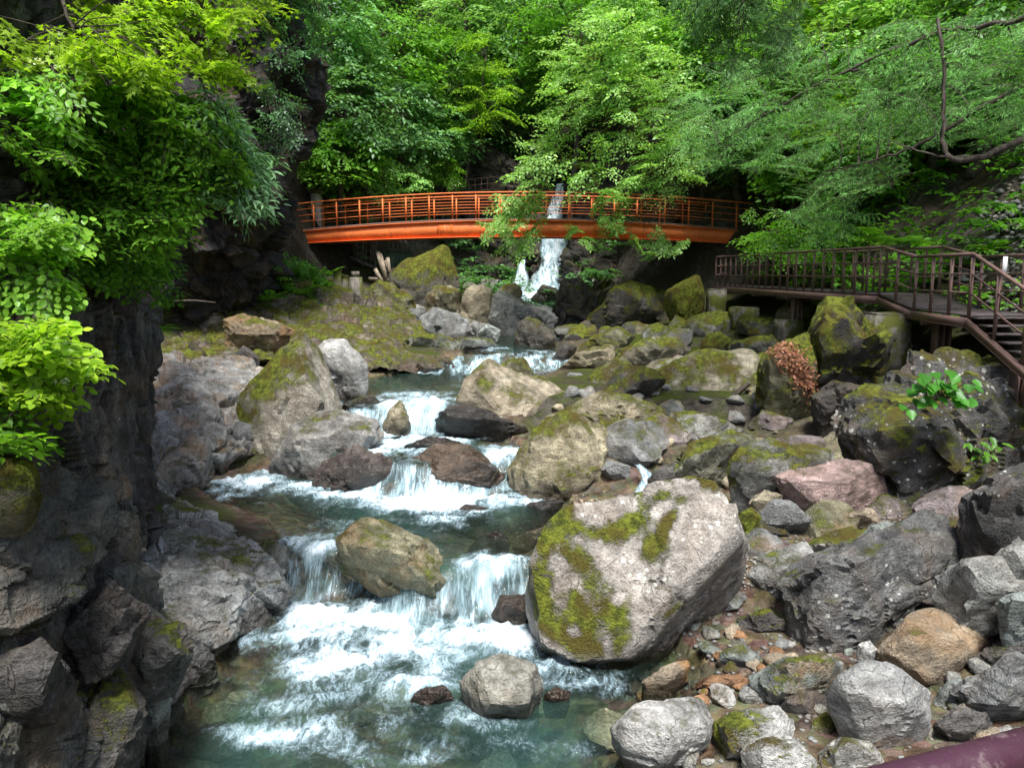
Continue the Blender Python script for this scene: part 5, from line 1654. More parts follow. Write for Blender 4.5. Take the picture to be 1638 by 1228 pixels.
def place(pads, kind, leaf, leaf_size, rs, keep=1.0, stems=2):
    """pads: (base point, direction, length) -> arrays of leaves, and twig polylines"""
    Ps, Ds, Ns, Ss, segs = [], [], [], [], []
    for b, d, L in pads:
        pos, dr, nr, sz, sg = SPR[kind][rs.integers(len(SPR[kind]))]
        d = unit(d)
        up = np.array([0, 0, 1.0]) + rs.normal(size=3) * .22
        e2 = unit(np.cross(up, d))
        e3 = np.cross(d, e2)
        R = np.stack([d, e2 * rs.choice([-1, 1]), e3], 0)
        m = rs.random(len(pos)) < keep
        Ps.append(b + (pos[m] * L) @ R)
        Ds.append(dr[m] @ R)
        Ns.append(nr[m] @ R)
        Ss.append(sz[m] * leaf_size * rs.uniform(.85, 1.15))
        for s in (sg if stems > 1 else sg[:1]):
            segs.append((b + (np.array(s) * L) @ R, L))
    return np.concatenate(Ps), unit(np.concatenate(Ds)), np.concatenate(Ns), np.concatenate(Ss), segs


def leaf_mesh(Pp, D, N, Sz, leaf, rs, clump=None):
    T, F = LEAFT[leaf]
    e2 = unit(np.cross(N, D))
    e3 = np.cross(D, e2)
    n, k = len(Pp), len(T)
    wv = rs.uniform(.8, 1.2, (n, 1))
    V = Pp[:, None] + Sz[:, None, None] * (T[None, :, :1] * D[:, None] + wv[:, None] * T[None, :, 1:2] * e2[:, None] + T[None, :, 2:] * e3[:, None])
    Fa = (F[None] + (np.arange(n) * k)[:, None, None]).reshape(-1, 3)
    r = np.clip(rs.normal(.5, .24, n), 0, 1)
    return V.reshape(-1, 3), Fa, np.repeat(r, len(F))


def twig_mesh(segs, r0):
    m = MB()
    for s, L in segs:
        s = s[[0, -1]] if len(s) == 3 else s
        n = len(s)
        m.tube(s, np.linspace(r0, r0 * .3, n) * L, 3, False)
    return m


def limb(a, b, sag, rs, n=9):
    mid = (a + b) / 2 + rs.normal(size=3) * .06 * np.linalg.norm(b - a) + np.array([0, 0, sag])
    return spline([a, mid, b], n)


def plant(name, label, cat, base, trunks, pads, leaf, leaf_size, mat, tint=(1, 1, 1), kind="leafy", group=None, seed=1, twig_r=.008, limb_r=.035, bark=None, keep=1.0, leaf_objs=0, min_limb=1e9, flowers=None):
    rs = np.random.default_rng(seed)
    bark = bark or BARK
    t = thing(name, label, cat, base, group)
    allp = []
    for pts, r0, r1 in trunks:
        c = spline(pts, max(8, len(pts) * 5))
        c[1:-1] += rs.normal(size=(len(c) - 2, 3)) * r0 * .25
        rad = np.linspace(r0, r1, len(c))
        MB().tube(c, rad, 9).build("trunk" if r0 > .05 else "stem", bark, t, True)
        allp.append(np.concatenate([c, rad[:, None]], 1))
    allp = np.concatenate(allp)
    # limbs: from the nearest lower trunk point to each cluster of pads
    m = MB()
    for b, d, L in pads:
        dd = np.linalg.norm(allp[:, :3] - b, axis=1) + .6 * np.clip(allp[:, 2] - b[2], 0, None)
        k = int(np.argmin(dd))
        if dd[k] > .08 and dd[k] < min_limb:
            r0 = min(limb_r * (.35 + .25 * dd[k]), allp[k, 3] * .8)
            nl, ns_ = (4, 3) if base[1] > 20 else (6, 4)
            m.tube(limb(allp[k, :3], b, .05 * dd[k], rs, nl), np.linspace(r0, max(.004, twig_r * L), nl), ns_, False)
    Pp, D, N, Sz, segs = place(pads, kind, leaf, leaf_size, rs, keep, 1 if base[1] > 20 else 2)
    tw = twig_mesh(segs, twig_r)
    m.V += tw.V
    m.F4 += [f + m.n for f in tw.F4]
    m.n += tw.n
    o = m.build("branches", bark, t, True)
    o["kind"] = "stuff"
    if leaf_objs:
        dist = np.linalg.norm(Pp - np.array([0, 0, EYE]), axis=1)
        od = np.argsort(dist)
        sel, rest = od[:leaf_objs], od[leaf_objs:]
        T, F = LEAFT[leaf]
        mes = [mesh_data("leaf", T * [1, rs.uniform(.85, 1.15), rs.uniform(.5, 2)], F, mat, True, {"rnd": ('FACE', np.full(len(F), .15 + .14 * k))}) for k in range(6)]
        w0 = WLOC(t)
        e2 = unit(np.cross(N, D))
        e3 = np.cross(D, e2)
        for q in sel:
            ob = bpy.data.objects.new("leaf", mes[rs.integers(6)])
            M = np.eye(4)
            M[:3, 0], M[:3, 1], M[:3, 2] = D[q] * Sz[q], e2[q] * Sz[q], e3[q] * Sz[q]
            M[:3, 3] = Pp[q] - w0
            ob.matrix_local = Matrix(M.tolist())
            ob.color = (*tint, 1)
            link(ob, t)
            ob.matrix_local = Matrix(M.tolist())
        Pp, D, N, Sz = Pp[rest], D[rest], N[rest], Sz[rest]
    if len(Pp):
        V, F, r = leaf_mesh(Pp, D, N, Sz, leaf, rs)
        o = mobj("crown" if cat == "tree" else "foliage", V, F, mat, t, attrs={"rnd": ('FACE', r)})
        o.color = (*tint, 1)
        o["kind"] = "stuff"
    if flowers:
        for (u, v, Y, rr) in flowers:
            c = P(u, v, Y)
            n = 26
            q = c + rs.normal(size=(n, 3)) * [rr, rr, rr * .3]
            V, F, r = leaf_mesh(q, unit(rs.normal(size=(n, 3)) * [1, 1, .3]), unit(np.array([0, -.3, 1]) + rs.normal(size=(n, 3)) * .3), np.full(n, rr * .55), "ovate", rs)
            mobj("flower_cluster", V, F, FLOWER, t, attrs={"rnd": ('FACE', r)})
    return t


def in_poly(poly, u, v):
    c = False
    j = len(poly) - 1
    for i in range(len(poly)):
        (xi, yi), (xj, yj) = poly[i], poly[j]
        if (yi > v) != (yj > v) and u < (xj - xi) * (v - yi) / (yj - yi) + xi: c = not c
        j = i
    return c


def pads_poly(poly, Y0, Y1, n, L, dirv, rs, jit=.45, slope=0.0, avoid=None):
    us, vs = [p[0] for p in poly], [p[1] for p in poly]
    out = []
    for _ in range(n * 30):
        u, v = rs.uniform(min(us), max(us)), rs.uniform(min(vs), max(vs))
        if not in_poly(poly, u, v) or (avoid and avoid(u, v)): continue
        Y = rs.uniform(Y0, Y1) + slope * (u - sum(us) / len(us))
        d = unit(np.array(dirv) + rs.normal(size=3) * jit)
        Ls = L * rs.uniform(.7, 1.25)
        out.append((P(u, v, Y) - d * Ls * .5, d, Ls))
        if len(out) >= n: break
    return out


def crown_pads(c, rad, n, L, rs, ax=None):
    out = []
    for _ in range(n):
        a = rs.uniform(0, 2 * math.pi)
        s = rs.uniform(-.9, 1)
        rr = math.sqrt(max(0, 1 - s * s)) * rs.uniform(.45, 1.0)
        off = np.array([math.cos(a) * rr * rad[0], math.sin(a) * rr * rad[1], s * rad[2]])
        d = np.array([math.cos(a), math.sin(a), .1 * s - .12]) + rs.normal(size=3) * .3
        d = unit(d)
        Ls = L * rs.uniform(.7, 1.3)
        out.append((c + off - d * Ls * .5, d, Ls))
    return out


R_ = np.random.default_rng(77)
# ---- left foreground shrubs on the near cliff
pd = pads_poly([(130, -90), (420, -90), (430, 40), (370, 75), (390, 125), (310, 140), (240, 110), (120, 95)], 7.6, 9.6, 100, .62, (.7, -.35, -.2), R_)
pd += pads_poly([(0, 45), (180, 55), (260, 120), (130, 115), (0, 90)], 7.2, 8.4, 26, .6, (.8, -.4, -.15), R_)
plant("maple_tree", "yellow green maple branches with lobed leaves overhanging from the top of the near cliff", "tree", P(60, -200, 9.0), [([P(60, -200, 9.0), P(150, -120, 8.8), P(240, -40, 8.6), P(330, 30, 8.5)], .07, .015), ([P(60, -200, 9.0), P(80, -60, 8.2), P(120, 60, 8.0)], .05, .012)], pd,
      "maple", .078, LEAF_YEL, (1, 1, 1), seed=11, leaf_objs=300, limb_r=.02, min_limb=1.6)
pd = pads_poly([(110, 120), (320, 150), (375, 200), (385, 280), (310, 310), (235, 400), (130, 380), (60, 300), (90, 200)], 8.0, 9.6, 260, .62, (.75, -.45, -.42), R_)
pd += pads_poly([(0, 120), (120, 130), (110, 260), (0, 250)], 7.0, 8.0, 18, .5, (.75, -.45, -.3), R_)
pd += pads_poly([(-420, 60), (-60, 80), (-60, 320), (-420, 320)], 5.8, 7.0, 44, .55, (.7, -.3, -.3), R_)
plant("hydrangea_shrub", "dense green shrub with white flower heads hanging from the near cliff's upper half", "shrub", P(120, 330, 9.6), [([P(120, 330, 9.8), P(200, 260, 9.4), P(280, 230, 9.0), P(360, 220, 8.8)], .045, .01), ([P(120, 330, 9.8), P(170, 330, 9.2), P(250, 330, 8.9)], .04, .01), ([P(60, 200, 8.9), P(110, 190, 8.3), P(200, 170, 8.3)], .03, .008)], pd,
      "broad", .09, LEAF, (1.4, 1.35, 1.2), seed=12, leaf_objs=300, limb_r=.018, min_limb=1.5, flowers=[(112, 108, 7.9, .07), (60, 100, 7.4, .05), (104, 140, 7.9, .06), (185, 208, 8.2, .06), (228, 190, 8.2, .06), (246, 200, 8.2, .06), (196, 158, 8.2, .05)])
pd = pads_poly([(300, 160), (375, 170), (410, 240), (410, 320), (350, 320), (300, 250)], 8.4, 9.4, 70, .6, (.85, -.3, -.5), R_)
plant("drooping_shrub", "bluish pale green drooping leaf sprays at the tip of the cliff shrubs", "shrub", P(230, 300, 9.9), [([P(230, 300, 9.9), P(300, 250, 9.4), P(370, 260, 9.0), P(410, 300, 8.9)], .03, .008)], pd,
      "lance", .105, LEAF_BLUE, (1.7, 1.65, 1.75), seed=13, leaf_objs=250, limb_r=.015, min_limb=1.5)  # pale blue highlights on the leaves are put into colour and tint
pd = pads_poly([(-140, 320), (80, 325), (125, 380), (110, 470), (40, 490), (-140, 480)], 6.0, 7.0, 92, .46, (.6, -.6, -.3), R_)
plant("ovate_shrub", "bright green shrub with small rounded leaves below the flowering cliff shrub", "shrub", P(-60, 460, 7.4), [([P(-60, 460, 7.4), P(0, 410, 6.9), P(60, 390, 6.5)], .03, .008), ([P(-60, 460, 7.4), P(20, 460, 6.8), P(80, 450, 6.5)], .02, .006)], pd,
      "ovate", .064, LEAF, (1.35, 1.25, 1.0), seed=14, leaf_objs=300, limb_r=.012, min_limb=1.2)
pd = pads_poly([(100, 380), (250, 380), (275, 440), (262, 480), (220, 440), (140, 440)], 8.4, 9.6, 40, .5, (.6, -.4, -.7), R_)
plant("hanging_shrub", "thin hanging sprays under the cliff shrubs in front of the dark rock", "shrub", P(190, 380, 10.0), [([P(190, 380, 10.2), P(210, 400, 9.6), P(240, 450, 9.2)], .02, .006)], pd,
      "broad", .08, LEAF, (.9, .95, .9), seed=15, leaf_objs=150, limb_r=.012, min_limb=1.2)
pd = pads_poly([(-140, 505), (60, 510), (90, 540), (140, 565), (120, 605), (100, 630), (60, 650), (-140, 660)], 5.2, 6.2, 62, .48, (.75, -.5, -.15), R_)
plant("yellow_shrub", "yellow green broad leaved shrub with white blossoms low on the near cliff", "shrub", P(-60, 650, 6.3), [([P(-60, 650, 6.3), P(20, 600, 5.9), P(90, 580, 5.7), P(150, 570, 5.6)], .022, .006), ([P(-60, 650, 6.3), P(0, 640, 5.7), P(60, 630, 5.5)], .02, .006)], pd,
      "ovate", .072, LEAF_YEL, (1.05, 1.08, 1.1), seed=16, leaf_objs=300, limb_r=.012, min_limb=1.2, flowers=[(75, 543, 5.5, .05), (95, 548, 5.5, .04), (105, 610, 5.4, .04)])
pd = pads_poly([(-120, 640), (40, 650), (55, 700), (-20, 720), (-120, 720)], 4.9, 5.5, 16, .5, (.5, -.5, -.4), R_)
plant("small_shrub", "small green plant on the mossy corner of the near cliff", "shrub", P(-40, 730, 5.6), [([P(-40, 730, 5.6), P(-10, 690, 5.3), P(20, 660, 5.2)], .012, .004)], pd, "broad", .085, LEAF, (1.4, 1.35, 1.0), seed=17, leaf_objs=120, limb_r=.01, min_limb=1)

# ---- tree leaning over the stream in front of the bridge
av = lambda u, v: (868 < u < 910 and 285 < v < 480) or (940 < u < 1120 and 318 < v < 342 and (u * 7 + v) % 3 < 1.2)
pd = pads_poly([(900, 30), (1000, 10), (1080, 80), (1120, 190), (1140, 260), (1100, 300), (1040, 330), (930, 330), (860, 330), (810, 340), (800, 300), (860, 220), (870, 130)], 29.5, 33.2, 250, 1.25, (-.75, -.5, -.12), R_, avoid=av)
pd += pads_poly([(785, 330), (870, 320), (880, 350), (850, 400), (810, 400), (778, 372)], 30.5, 33, 30, 1.05, (-.6, -.5, -.5), R_, avoid=av)
pd += pads_poly([(905, 340), (1000, 345), (1080, 365), (1110, 402), (1060, 412), (960, 392), (905, 385)], 30.5, 33, 20, .8, (-.5, -.5, -.4), R_)
plant("leaning_tree", "pale green broadleaf tree with mossy leaning trunk overhanging the middle of the orange bridge", "tree", P(1310, 396, 35.5),
      [([P(1310, 396, 35.5), P(1250, 352, 35.9), P(1185, 318, 36.2), P(1110, 290, 36), P(1050, 250, 35), P(990, 170, 33.5), P(960, 80, 32.5)], .26, .06),
       ([P(1110, 290, 36), P(1040, 262, 34), P(960, 262, 32.2), P(890, 275, 31.8), P(835, 330, 31.8)], .08, .02), ([P(1050, 250, 35), P(980, 215, 32.6), P(900, 200, 31.8)], .07, .02),
       ([P(1040, 262, 34), P(1050, 300, 32.4), P(1030, 350, 32)], .04, .012)], pd,
      "simple", .165, LEAF_PALE, (1.1, 1.1, 1.0), seed=21, bark=BARK_MOSS, limb_r=.03, min_limb=3.2, twig_r=.006)

# ---- conifer reaching in from the right
pd = pads_poly([(1060, 170), (1200, 90), (1400, 40), (1700, 0), (1700, 210), (1540, 215), (1470, 210), (1420, 290), (1380, 360), (1290, 385), (1200, 370), (1130, 300)], 17.5, 26, 430, 1.35, (-.8, -.45, -.12), R_, slope=-.012, avoid=lambda u, v: u < 1265 and v > 265)
plant("cypress_tree", "blue green conifer with drooping feathery sprays reaching over the walkway", "tree", P(1830, 420, 16),
      [([P(1830, 560, 16), P(1800, 300, 16), P(1790, 60, 16.2), P(1780, -150, 16.4)], .26, .16),
       ([P(1800, 190, 16), P(1700, 190, 15.6), P(1638, 222, 15.5), P(1575, 250, 15.5), P(1522, 253, 15.6), P(1508, 215, 15.8), P(1512, 130, 16), P(1500, 30, 16.3)], .085, .03),
       ([P(1790, 80, 16.2), P(1700, 110, 16), P(1600, 155, 16.2), P(1500, 215, 16.6), P(1430, 248, 17), P(1340, 270, 18)], .07, .012),
       ([P(1780, -40, 16.3), P(1640, 30, 17), P(1480, 60, 18.5), P(1300, 140, 20), P(1150, 230, 21)], .08, .012),
       ([P(1575, 250, 15.5), P(1500, 250, 15.9), P(1420, 225, 16.2)], .035, .008)], pd, "needle", .105, NEEDLE, (1.15, 1.25, 1.15), kind="conifer", seed=22, limb_r=.016, min_limb=2.0, twig_r=.004)
pd = pads_poly([(1060, -80), (1300, -80), (1270, 40), (1230, 115), (1150, 105), (1090, 30)], 13.5, 16, 70, 1.0, (-.5, -.3, -.6), R_)
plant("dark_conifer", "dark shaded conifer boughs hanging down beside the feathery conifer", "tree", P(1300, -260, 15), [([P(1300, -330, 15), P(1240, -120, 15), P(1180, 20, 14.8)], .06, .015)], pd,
      "needle", .11, NEEDLE, (.55, .6, .6), kind="conifer", seed=23, limb_r=.012, min_limb=1.6, twig_r=.004)  # dark tint puts the boughs' shade into the needle colour

# ---- trees covering the gorge slopes: (u, v, Y, radius)
KINDS = [("broadleaf_tree", "mid green broadleaf tree growing on the gorge slope", LEAF, (1.0, 1.05, 1.0)), ("pale_tree", "pale green layered tree growing on the gorge slope", LEAF_PALE, (.95, 1.0, .95)),
         ("bluegreen_tree", "bluish green dense tree growing on the gorge slope", LEAF_BLUE, (1.05, 1.15, .95)), ("yellowgreen_tree", "yellow green airy tree growing on the gorge slope", LEAF_YEL, (.75, .85, 1.0))]
BGT = [(530, 40, 38, 2.6, 2), (560, 170, 37, 2.3, 2), (610, 90, 41, 2.8, 0), (640, 190, 40, 2.2, 2), (545, 245, 36.5, 1.6, 0), (700, 110, 44, 2.6, 0), (745, 50, 47, 3, 1), (760, 150, 46, 2.2, 1), (700, 210, 43, 1.9, 2),
       (830, 50, 49, 3.6, 2), (800, 190, 48, 2.2, 2), (850, 130, 47, 2.6, 0), (930, 40, 44, 3.4, 0), (1010, 60, 40, 3.0, 1), (1090, 110, 37, 2.8, 0), (1160, 60, 36, 3.0, 1), (1180, 200, 34, 2.3, 2), (1255, 110, 32, 2.6, 0),
       (1350, 60, 31, 3.0, 3), (1290, 230, 30.5, 2.1, 0), (1430, 60, 28, 2.8, 1), (1530, 70, 26, 2.6, 0), (1400, 200, 27, 2.0, 3), (1640, 60, 24, 2.6, 2),
       (470, 20, 44, 3.2, 0), (560, -60, 50, 4, 0), (680, -30, 54, 4, 1), (790, -60, 56, 4, 0), (900, -40, 54, 4, 1), (1010, -70, 52, 4, 0), (1120, -50, 48, 4, 2), (1240, -60, 44, 4, 0), (1380, -80, 38, 3.5, 1), (1500, -60, 34, 3.5, 0), (1620, -60, 30, 3, 0), (740, 30, 60, 5, 2), (860, 10, 62, 5, 0), (640, 40, 58, 4.5, 1), (960, 120, 48, 2.6, 2)]
for k, (u, v, Y, rd, kd) in enumerate(BGT):
    rs = np.random.default_rng(3000 + k)
    c = P(u, v, Y)
    bx, by = c[0] + rs.uniform(-.8, .8), c[1] + rs.uniform(.3, 1.5)
    gz = ground_pt(bx, by)
    gz = min(gz, c[2] - rd * .6)
    nm, lb, mt, tn = KINDS[kd]
    wh = 'slope left of the waterfall' if u < 720 else 'back slope above the waterfall' if u < 960 else 'right slope above the bridge' if u < 1230 else 'right slope above the walkway'
    lb = lb.replace('gorge slope', wh) if v > 0 else lb.replace('gorge slope', 'upper ' + wh)
    base = np.array([bx, by, gz - .2])
    tops = c + np.array([0, 0, rd * .7])
    trk = [([base, base * .5 + c * .5 + rs.normal(size=3) * .3, c, tops], .13 + .03 * rd, .03)]
    for q in range(3):
        a = rs.uniform(0, 6.3)
        trk.append(([c - [0, 0, rd * .4], c + [math.cos(a) * rd * .4, math.sin(a) * rd * .4, 0], c + [math.cos(a) * rd * .8, math.sin(a) * rd * .8, rd * .25]], .07, .015))
    n = int(34 + 11 * rd ** 2)
    n = min(n, 150)
    pd = crown_pads(c, (rd, rd, rd * .8), n, 1.5 + .12 * rd, rs)
    j = rs.uniform(.85, 1.15)
    plant(nm, lb, "tree", base, trk, pd, "simple", .215 + .0012 * Y, mt, tuple(np.array(tn) * j), seed=4000 + k, group=lb.split(" growing")[0] + "s " + lb.split("growing ")[1], limb_r=.02, min_limb=2.2, twig_r=.006, keep=.74)
# slender trees with flat yellow green tiers behind the bridge
for (lb, tr_, tiers, sd) in (("slender tree with flat yellow green tiers in front of the dark gap behind the bridge", [(742, 310, 44), (752, 230, 44), (768, 150, 43.6), (778, 90, 43.4)], [(770, 140, 60), (745, 165, 40), (800, 182, 34), (780, 105, 50), (760, 70, 40)], 81),
                             ("thin forked tree with pale tiers left of the dark gap behind the bridge", [(700, 300, 43), (722, 220, 43), (760, 185, 42.6)], [(735, 200, 38), (790, 150, 30), (705, 185, 36)], 82)):
    rs = np.random.default_rng(sd)
    pd = []
    for (u, v, wpx) in tiers:
        for q in range(11):
            d = unit(np.array([rs.normal(), -.5 + rs.normal() * .6, -.12]))
            pd.append((P(u + rs.normal() * wpx * .45, v + rs.normal() * 4, 42.6 + rs.normal() * .8) - d * .5, d, 1.3 * rs.uniform(.7, 1.2)))
    base = P(*tr_[0])
    plant("slender_tree", lb, "tree", base, [([P(*q) for q in tr_], .12, .03)], pd, "simple", .17, LEAF_YEL, (.85, .95, 1.3), seed=sd, limb_r=.02, min_limb=2.6, twig_r=.006)
# layered pale maple sprays and shrubs just above the bridge
def simple_shrub(name, label, poly, Y0, Y1, n, L, leaf, ls, mat, tint, seed, dirv=(-.2, -.7, -.2), jit=.6, drop=2.5):
    rs = np.random.default_rng(seed)
    pd = pads_poly(poly, Y0, Y1, n, L, dirv, rs, jit)
    us, vs = [p[0] for p in poly], [p[1] for p in poly]
    cu = sum(us) / len(us)
    b = P(cu, max(vs), (Y0 + Y1) / 2 + .4)
    b[2] = min(b[2], max(ground_pt(b[0], b[1]), b[2] - drop))
    cm = P(cu, sum(vs) / len(vs), (Y0 + Y1) / 2)
    plant(name, label, "shrub", b, [([b, (b + cm) / 2 + [.1, 0, 0], cm], .05, .012), ([b, (b + cm) / 2 + [.4, 0, -.2], cm + [.8, 0, .1]], .04, .01), ([b, (b + cm) / 2 - [.4, 0, .2], cm - [.8, 0, 0]], .04, .01)], pd, leaf, ls, mat, tint, seed=seed, limb_r=.015, min_limb=2.0, twig_r=.006)


simple_shrub("maple_shrub", "pale layered maple foliage above the left half of the bridge railing", [(500, 250), (560, 240), (680, 270), (690, 305), (600, 318), (520, 310)], 37.8, 40, 60, 1.2, "simple", .17, LEAF_PALE, (1.15, 1.2, 1.15), 61)
simple_shrub("green_shrub", "bright green shrub below the dark wall behind the bridge", [(640, 235), (690, 225), (735, 260), (730, 300), (660, 300)], 41, 43, 46, 1.1, "simple", .18, LEAF, (1.4, 1.3, 1.0), 62)
simple_shrub("ledge_shrub", "green shrub beside the cliff at the bridge's left end", [(480, 250), (520, 260), (520, 330), (475, 345), (460, 320)], 37.8, 39.2, 34, .9, "simple", .16, LEAF, (1.3, 1.3, 1.0), 63)
simple_shrub("bank_shrub", "dark green leafy shrub below the bridge's left abutment", [(445, 400), (485, 410), (520, 440), (530, 470), (500, 480), (440, 450)], 29.5, 32, 56, .9, "simple", .14, LEAF, (.95, 1.1, 1.0), 64)
simple_shrub("low_shrub", "bright green herbs on the left bank below the leafy shrub", [(415, 425), (470, 430), (540, 470), (520, 490), (440, 470)], 27.5, 30, 36, .7, "simple", .12, FERN, (1.3, 1.35, 1.0), 65)
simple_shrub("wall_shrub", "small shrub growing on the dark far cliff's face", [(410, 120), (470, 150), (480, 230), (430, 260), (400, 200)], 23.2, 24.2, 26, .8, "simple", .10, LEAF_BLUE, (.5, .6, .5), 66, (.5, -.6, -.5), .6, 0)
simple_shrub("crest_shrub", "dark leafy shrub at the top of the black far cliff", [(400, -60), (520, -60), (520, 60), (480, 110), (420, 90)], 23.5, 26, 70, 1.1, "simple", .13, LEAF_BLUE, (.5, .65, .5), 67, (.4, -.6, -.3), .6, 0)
simple_shrub("abutment_shrub", "dark green shrub beside the bridge's right abutment", [(1210, 360), (1260, 365), (1300, 385), (1280, 400), (1220, 395)], 29, 31, 22, .8, "simple", .13, LEAF_BLUE, (.9, 1.0, .8), 68)
simple_shrub("slope_shrub", "light green shrub behind the middle of the walkway railing", [(1180, 330), (1300, 350), (1400, 350), (1400, 410), (1280, 420), (1200, 400)], 24, 28, 60, .9, "simple", .13, LEAF, (1.1, 1.15, .9), 69)


# ---- ferns with separate fronds
def frond_mesh(rs, n=16):
    t = np.linspace(0, 1, n)
    z = .45 * t - .55 * t * t
    pos, dr, sz = [], [], []
    for k in range(1, n):
        for s in (-1, 1):
            pos.append((t[k], 0, z[k]))
            dr.append((.45, s, -.1))
            sz.append(.30 * math.sin(math.pi * (.12 + .86 * t[k])) + .02)
    T, F = LEAFT["lance"]
    V, Fa, r = leaf_mesh(np.array(pos), unit(dr), unit(np.tile([0.1, 0, 1.0], (len(pos), 1)) + rs.normal(size=(len(pos), 3)) * .12), np.array(sz), "lance", rs)
    return mesh_data("frond", V, Fa, FERN, True, {"rnd": ('FACE', r)})


FR = [frond_mesh(np.random.default_rng(70 + k)) for k in range(4)]


def fern(label, pt, n, L, tint, seed, group=None):
    rs = np.random.default_rng(seed)
    t = thing("fern", label, "fern", pt, group)
    for k in range(n):
        a = 6.283 * k / n + rs.uniform(-.3, .3)
        o = bpy.data.objects.new("frond", FR[rs.integers(4)])
        s = L * rs.uniform(.75, 1.15)
        o.scale = (s, s, s)
        o.rotation_euler = (rs.uniform(-.2, .2), rs.uniform(-.55, .05), a)
        o.color = (*tint, 1)
        link(o, t)


fern("large pale fern on the slope behind the walkway's ramp", P(1428, 392, 20.5), 11, 1.0, (1.3, 1.3, 1.2), 1)
fern("pale fern tuft at the edge of the near cliff", P(252, 530, 12.0), 9, .35, (1.3, 1.35, 1.2), 2)
rs = np.random.default_rng(5)
for k, (u, v, Y) in enumerate(((1340, 372, 23), (1480, 360, 20), (1520, 330, 20.5), (1450, 330, 22), (1560, 290, 20), (1390, 330, 24), (1500, 390, 19.3), (1580, 360, 18.5), (1300, 400, 26), (1600, 250, 19.5))):
    c = P(u, v, Y)
    c[2] = ground_pt(c[0], c[1])
    fern("green fern growing on the steep slope behind the walkway", c, 9, .75, (1.0, 1.05, .9), 10 + k, "ferns on the right slope")
for k, (u, v, Y) in enumerate(((455, 462, 28), (485, 470, 28.5), (510, 455, 30), (430, 480, 26.5), (470, 440, 30), (525, 440, 31))):
    fern("green fern on the left bank below the bridge", P(u, v, Y), 9, .7, (1.1, 1.2, .9), 30 + k, "ferns on the left bank")


# ---- broad leaved plants on the lichen outcrop
def leaf_plant(label, c, spots, Y, ls, leaf, tint, seed):
    rs = np.random.default_rng(seed)
    t = thing("broadleaf_plant", label, "plant", c)
    T, F = LEAFT[leaf]
    mes = [mesh_data("leaf", T * [1, rs.uniform(.9, 1.2), 1.6], F, LEAF, True, {"rnd": ('FACE', np.full(len(F), .3 + .14 * k))}) for k in range(4)]
    for (u, v) in spots:
        p = P(u, v, Y + rs.uniform(-.25, .25))
        ob = bpy.data.objects.new("leaf", mes[rs.integers(4)])
        d = unit(np.array([rs.normal() * .7 + .35 * np.sign(u - spots[0][0]), -.7 + rs.normal() * .3, -.45]))
        n_ = unit(np.array([0, -.45, 1]) + rs.normal(size=3) * .25)
        e2 = unit(np.cross(n_, d))
        e3 = np.cross(d, e2)
        s = ls * rs.uniform(.75, 1.2)
        M = np.eye(4)
        M[:3, 0], M[:3, 1], M[:3, 2] = d * s, e2 * s, e3 * s
        M[:3, 3] = p - c
        link(ob, t)
        ob.matrix_local = Matrix(M.tolist())
        ob.color = (*tint, 1)
        st = MB().tube(spline([c, (c + p) / 2 + [0, 0, .04], p], 6), np.linspace(.007, .004, 6), 4, False)
        st.build("stalk", BARK, t, True)


sp = [(1495, 615)] + [(u, v) for u, v in zip(np.random.default_rng(3).uniform(1462, 1560, 38), np.random.default_rng(4).uniform(588, 640, 38)) if v > 590 + abs(u - 1530) * .1] + [(1445, 648), (1455, 655), (1470, 640), (1440, 652), (1480, 645)]
leaf_plant("deep green broad leaved plant growing from the lichen spotted outcrop", P(1505, 640, 12.0), sp, 11.75, .215, "ovate", (.5, .8, .75), 5)
sp = [(1575, 715)] + list(zip(np.random.default_rng(6).uniform(1548, 1602, 14), np.random.default_rng(7).uniform(698, 735, 14)))
leaf_plant("small light green plant in a crack of the dark outcrop", P(1575, 738, 11.9), sp, 11.7, .17, "broad", (.8, .9, .7), 6)


# ---- ground cover and scree that nobody could count
def cover(name, label, pts, leaf_size, mat, tint, seed, L=.8):
    rs = np.random.default_rng(seed)
    pads = []
    for p in pts:
        a = rs.uniform(0, 6.3)
        pads.append((p + np.array([0, 0, .1]), np.array([math.cos(a), math.sin(a) - .4, .35]), L * rs.uniform(.6, 1.3)))
    Pp, D, N, Sz, _ = place(pads, "leafy", "simple", leaf_size * 1.1, rs, .55)
    V, F, r = leaf_mesh(Pp, D, N, Sz, "simple", rs)
    o = mobj(name, V, F, mat, attrs={"rnd": ('FACE', r)})
    o.color = (*tint, 1)
    tag(o, label, "plants", kind="stuff")


rs = np.random.default_rng(91)
def gpts(n, fx):
    xy = np.array([fx(rs) for _ in range(n)])
    z = ground_z(xy[:, 0], xy[:, 1])
    return np.concatenate([xy, z[:, None]], 1)


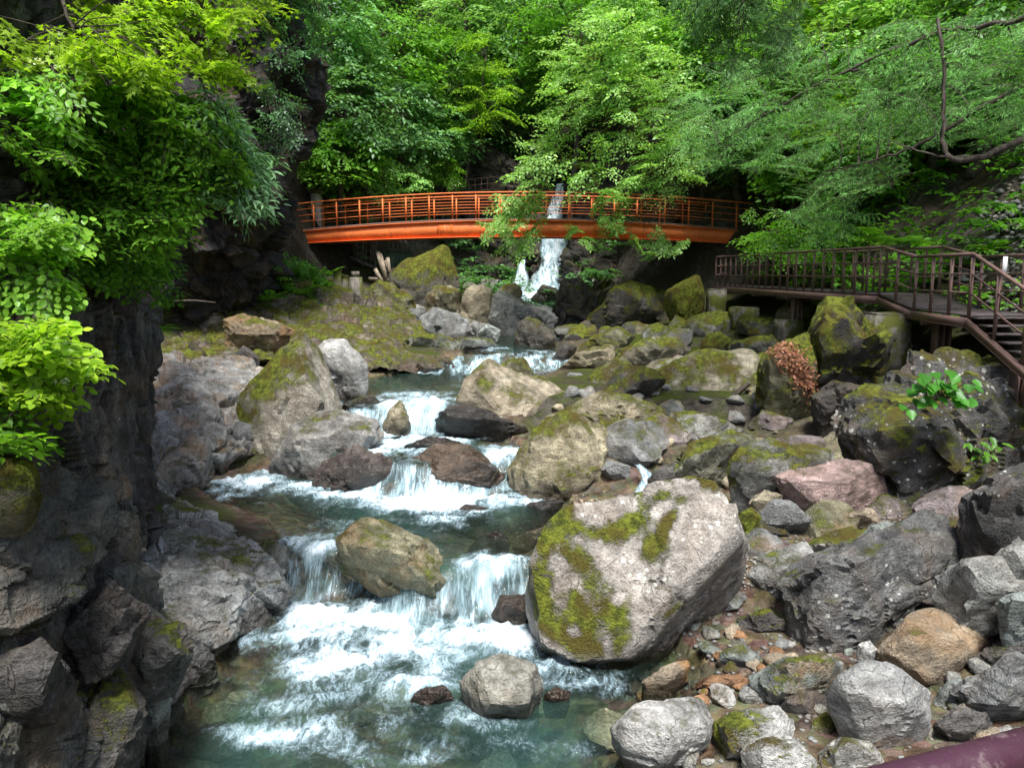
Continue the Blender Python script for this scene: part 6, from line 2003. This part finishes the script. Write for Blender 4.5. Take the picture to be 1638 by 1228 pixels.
cover("ground_cover", "green undergrowth covering the left and back slopes", gpts(1500, lambda r: (r.uniform(-17, 6), r.uniform(38, 62))), .24, LEAF_BLUE, (.75, .9, .7), 92, 1.4)
cover("ground_cover", "green undergrowth covering the right slope behind the walkway", gpts(1300, lambda r: (r.uniform(10.4, 26), r.uniform(19, 46))), .2, LEAF, (.8, .95, .8), 93, 1.2)
cover("ground_cover", "small plants dotting the foot of the right slope", gpts(160, lambda r: (r.uniform(10.3, 12.5), r.uniform(15, 32))), .11, FERN, (1.0, 1.1, .9), 94, .6)
cover("ground_cover", "low herbs on the left bank slab", gpts(110, lambda r: (r.uniform(-9.5, -5.5), r.uniform(26, 33))), .11, FERN, (1.1, 1.2, .9), 95, .6)
g_ = gravel("scree", lambda r: (r.uniform(10.3, 16), r.uniform(11, 22)), 4200, .03, .12, 'grey', 96)
tag(g_, "dark grey scree covering the slope right of the walkway", "scree", kind="stuff")

# fallen leaves on the mossy hump
from mathutils.bvhtree import BVHTree
hump = [o for o in bpy.data.objects if o.get("label", "").startswith("mossy hump")][0]
off = np.array(hump.location)
Vh = np.array([v.co[:] for v in hump.data.vertices]) + off
bv = BVHTree.FromPolygons([Vector(v) for v in Vh], [tuple(p.vertices) for p in hump.data.polygons])
rs = np.random.default_rng(55)
pp, nn = [], []
for _ in range(900):
    t_ = rs.random()
    u, v = 1240 + 65 * t_ + rs.normal() * 14 * (1 - .3 * t_), 545 + 80 * t_ + rs.normal() * 8
    d = ray(u, v)
    hit = bv.ray_cast(Vector((0, 0, EYE)), Vector(d / np.linalg.norm(d)))
    if hit[0] is not None:
        pp.append(np.array(hit[0]) + np.array(hit[1]) * .012)
        nn.append(np.array(hit[1]))
if pp:
    n = len(pp)
    nn = unit(np.array(nn) + rs.normal(size=(n, 3)) * .3)
    dd = rs.normal(size=(n, 3))
    dd = unit(dd - (dd * nn).sum(1)[:, None] * nn)
    V, F, r = leaf_mesh(np.array(pp), dd, nn, rs.uniform(.06, .12, n), "simple", rs)
    o = mobj("fallen_leaves", V, F, LITTER, attrs={"rnd": ('FACE', r)})
    tag(o, "reddish fallen leaves lying on the mossy hump", "leaves", kind="stuff")
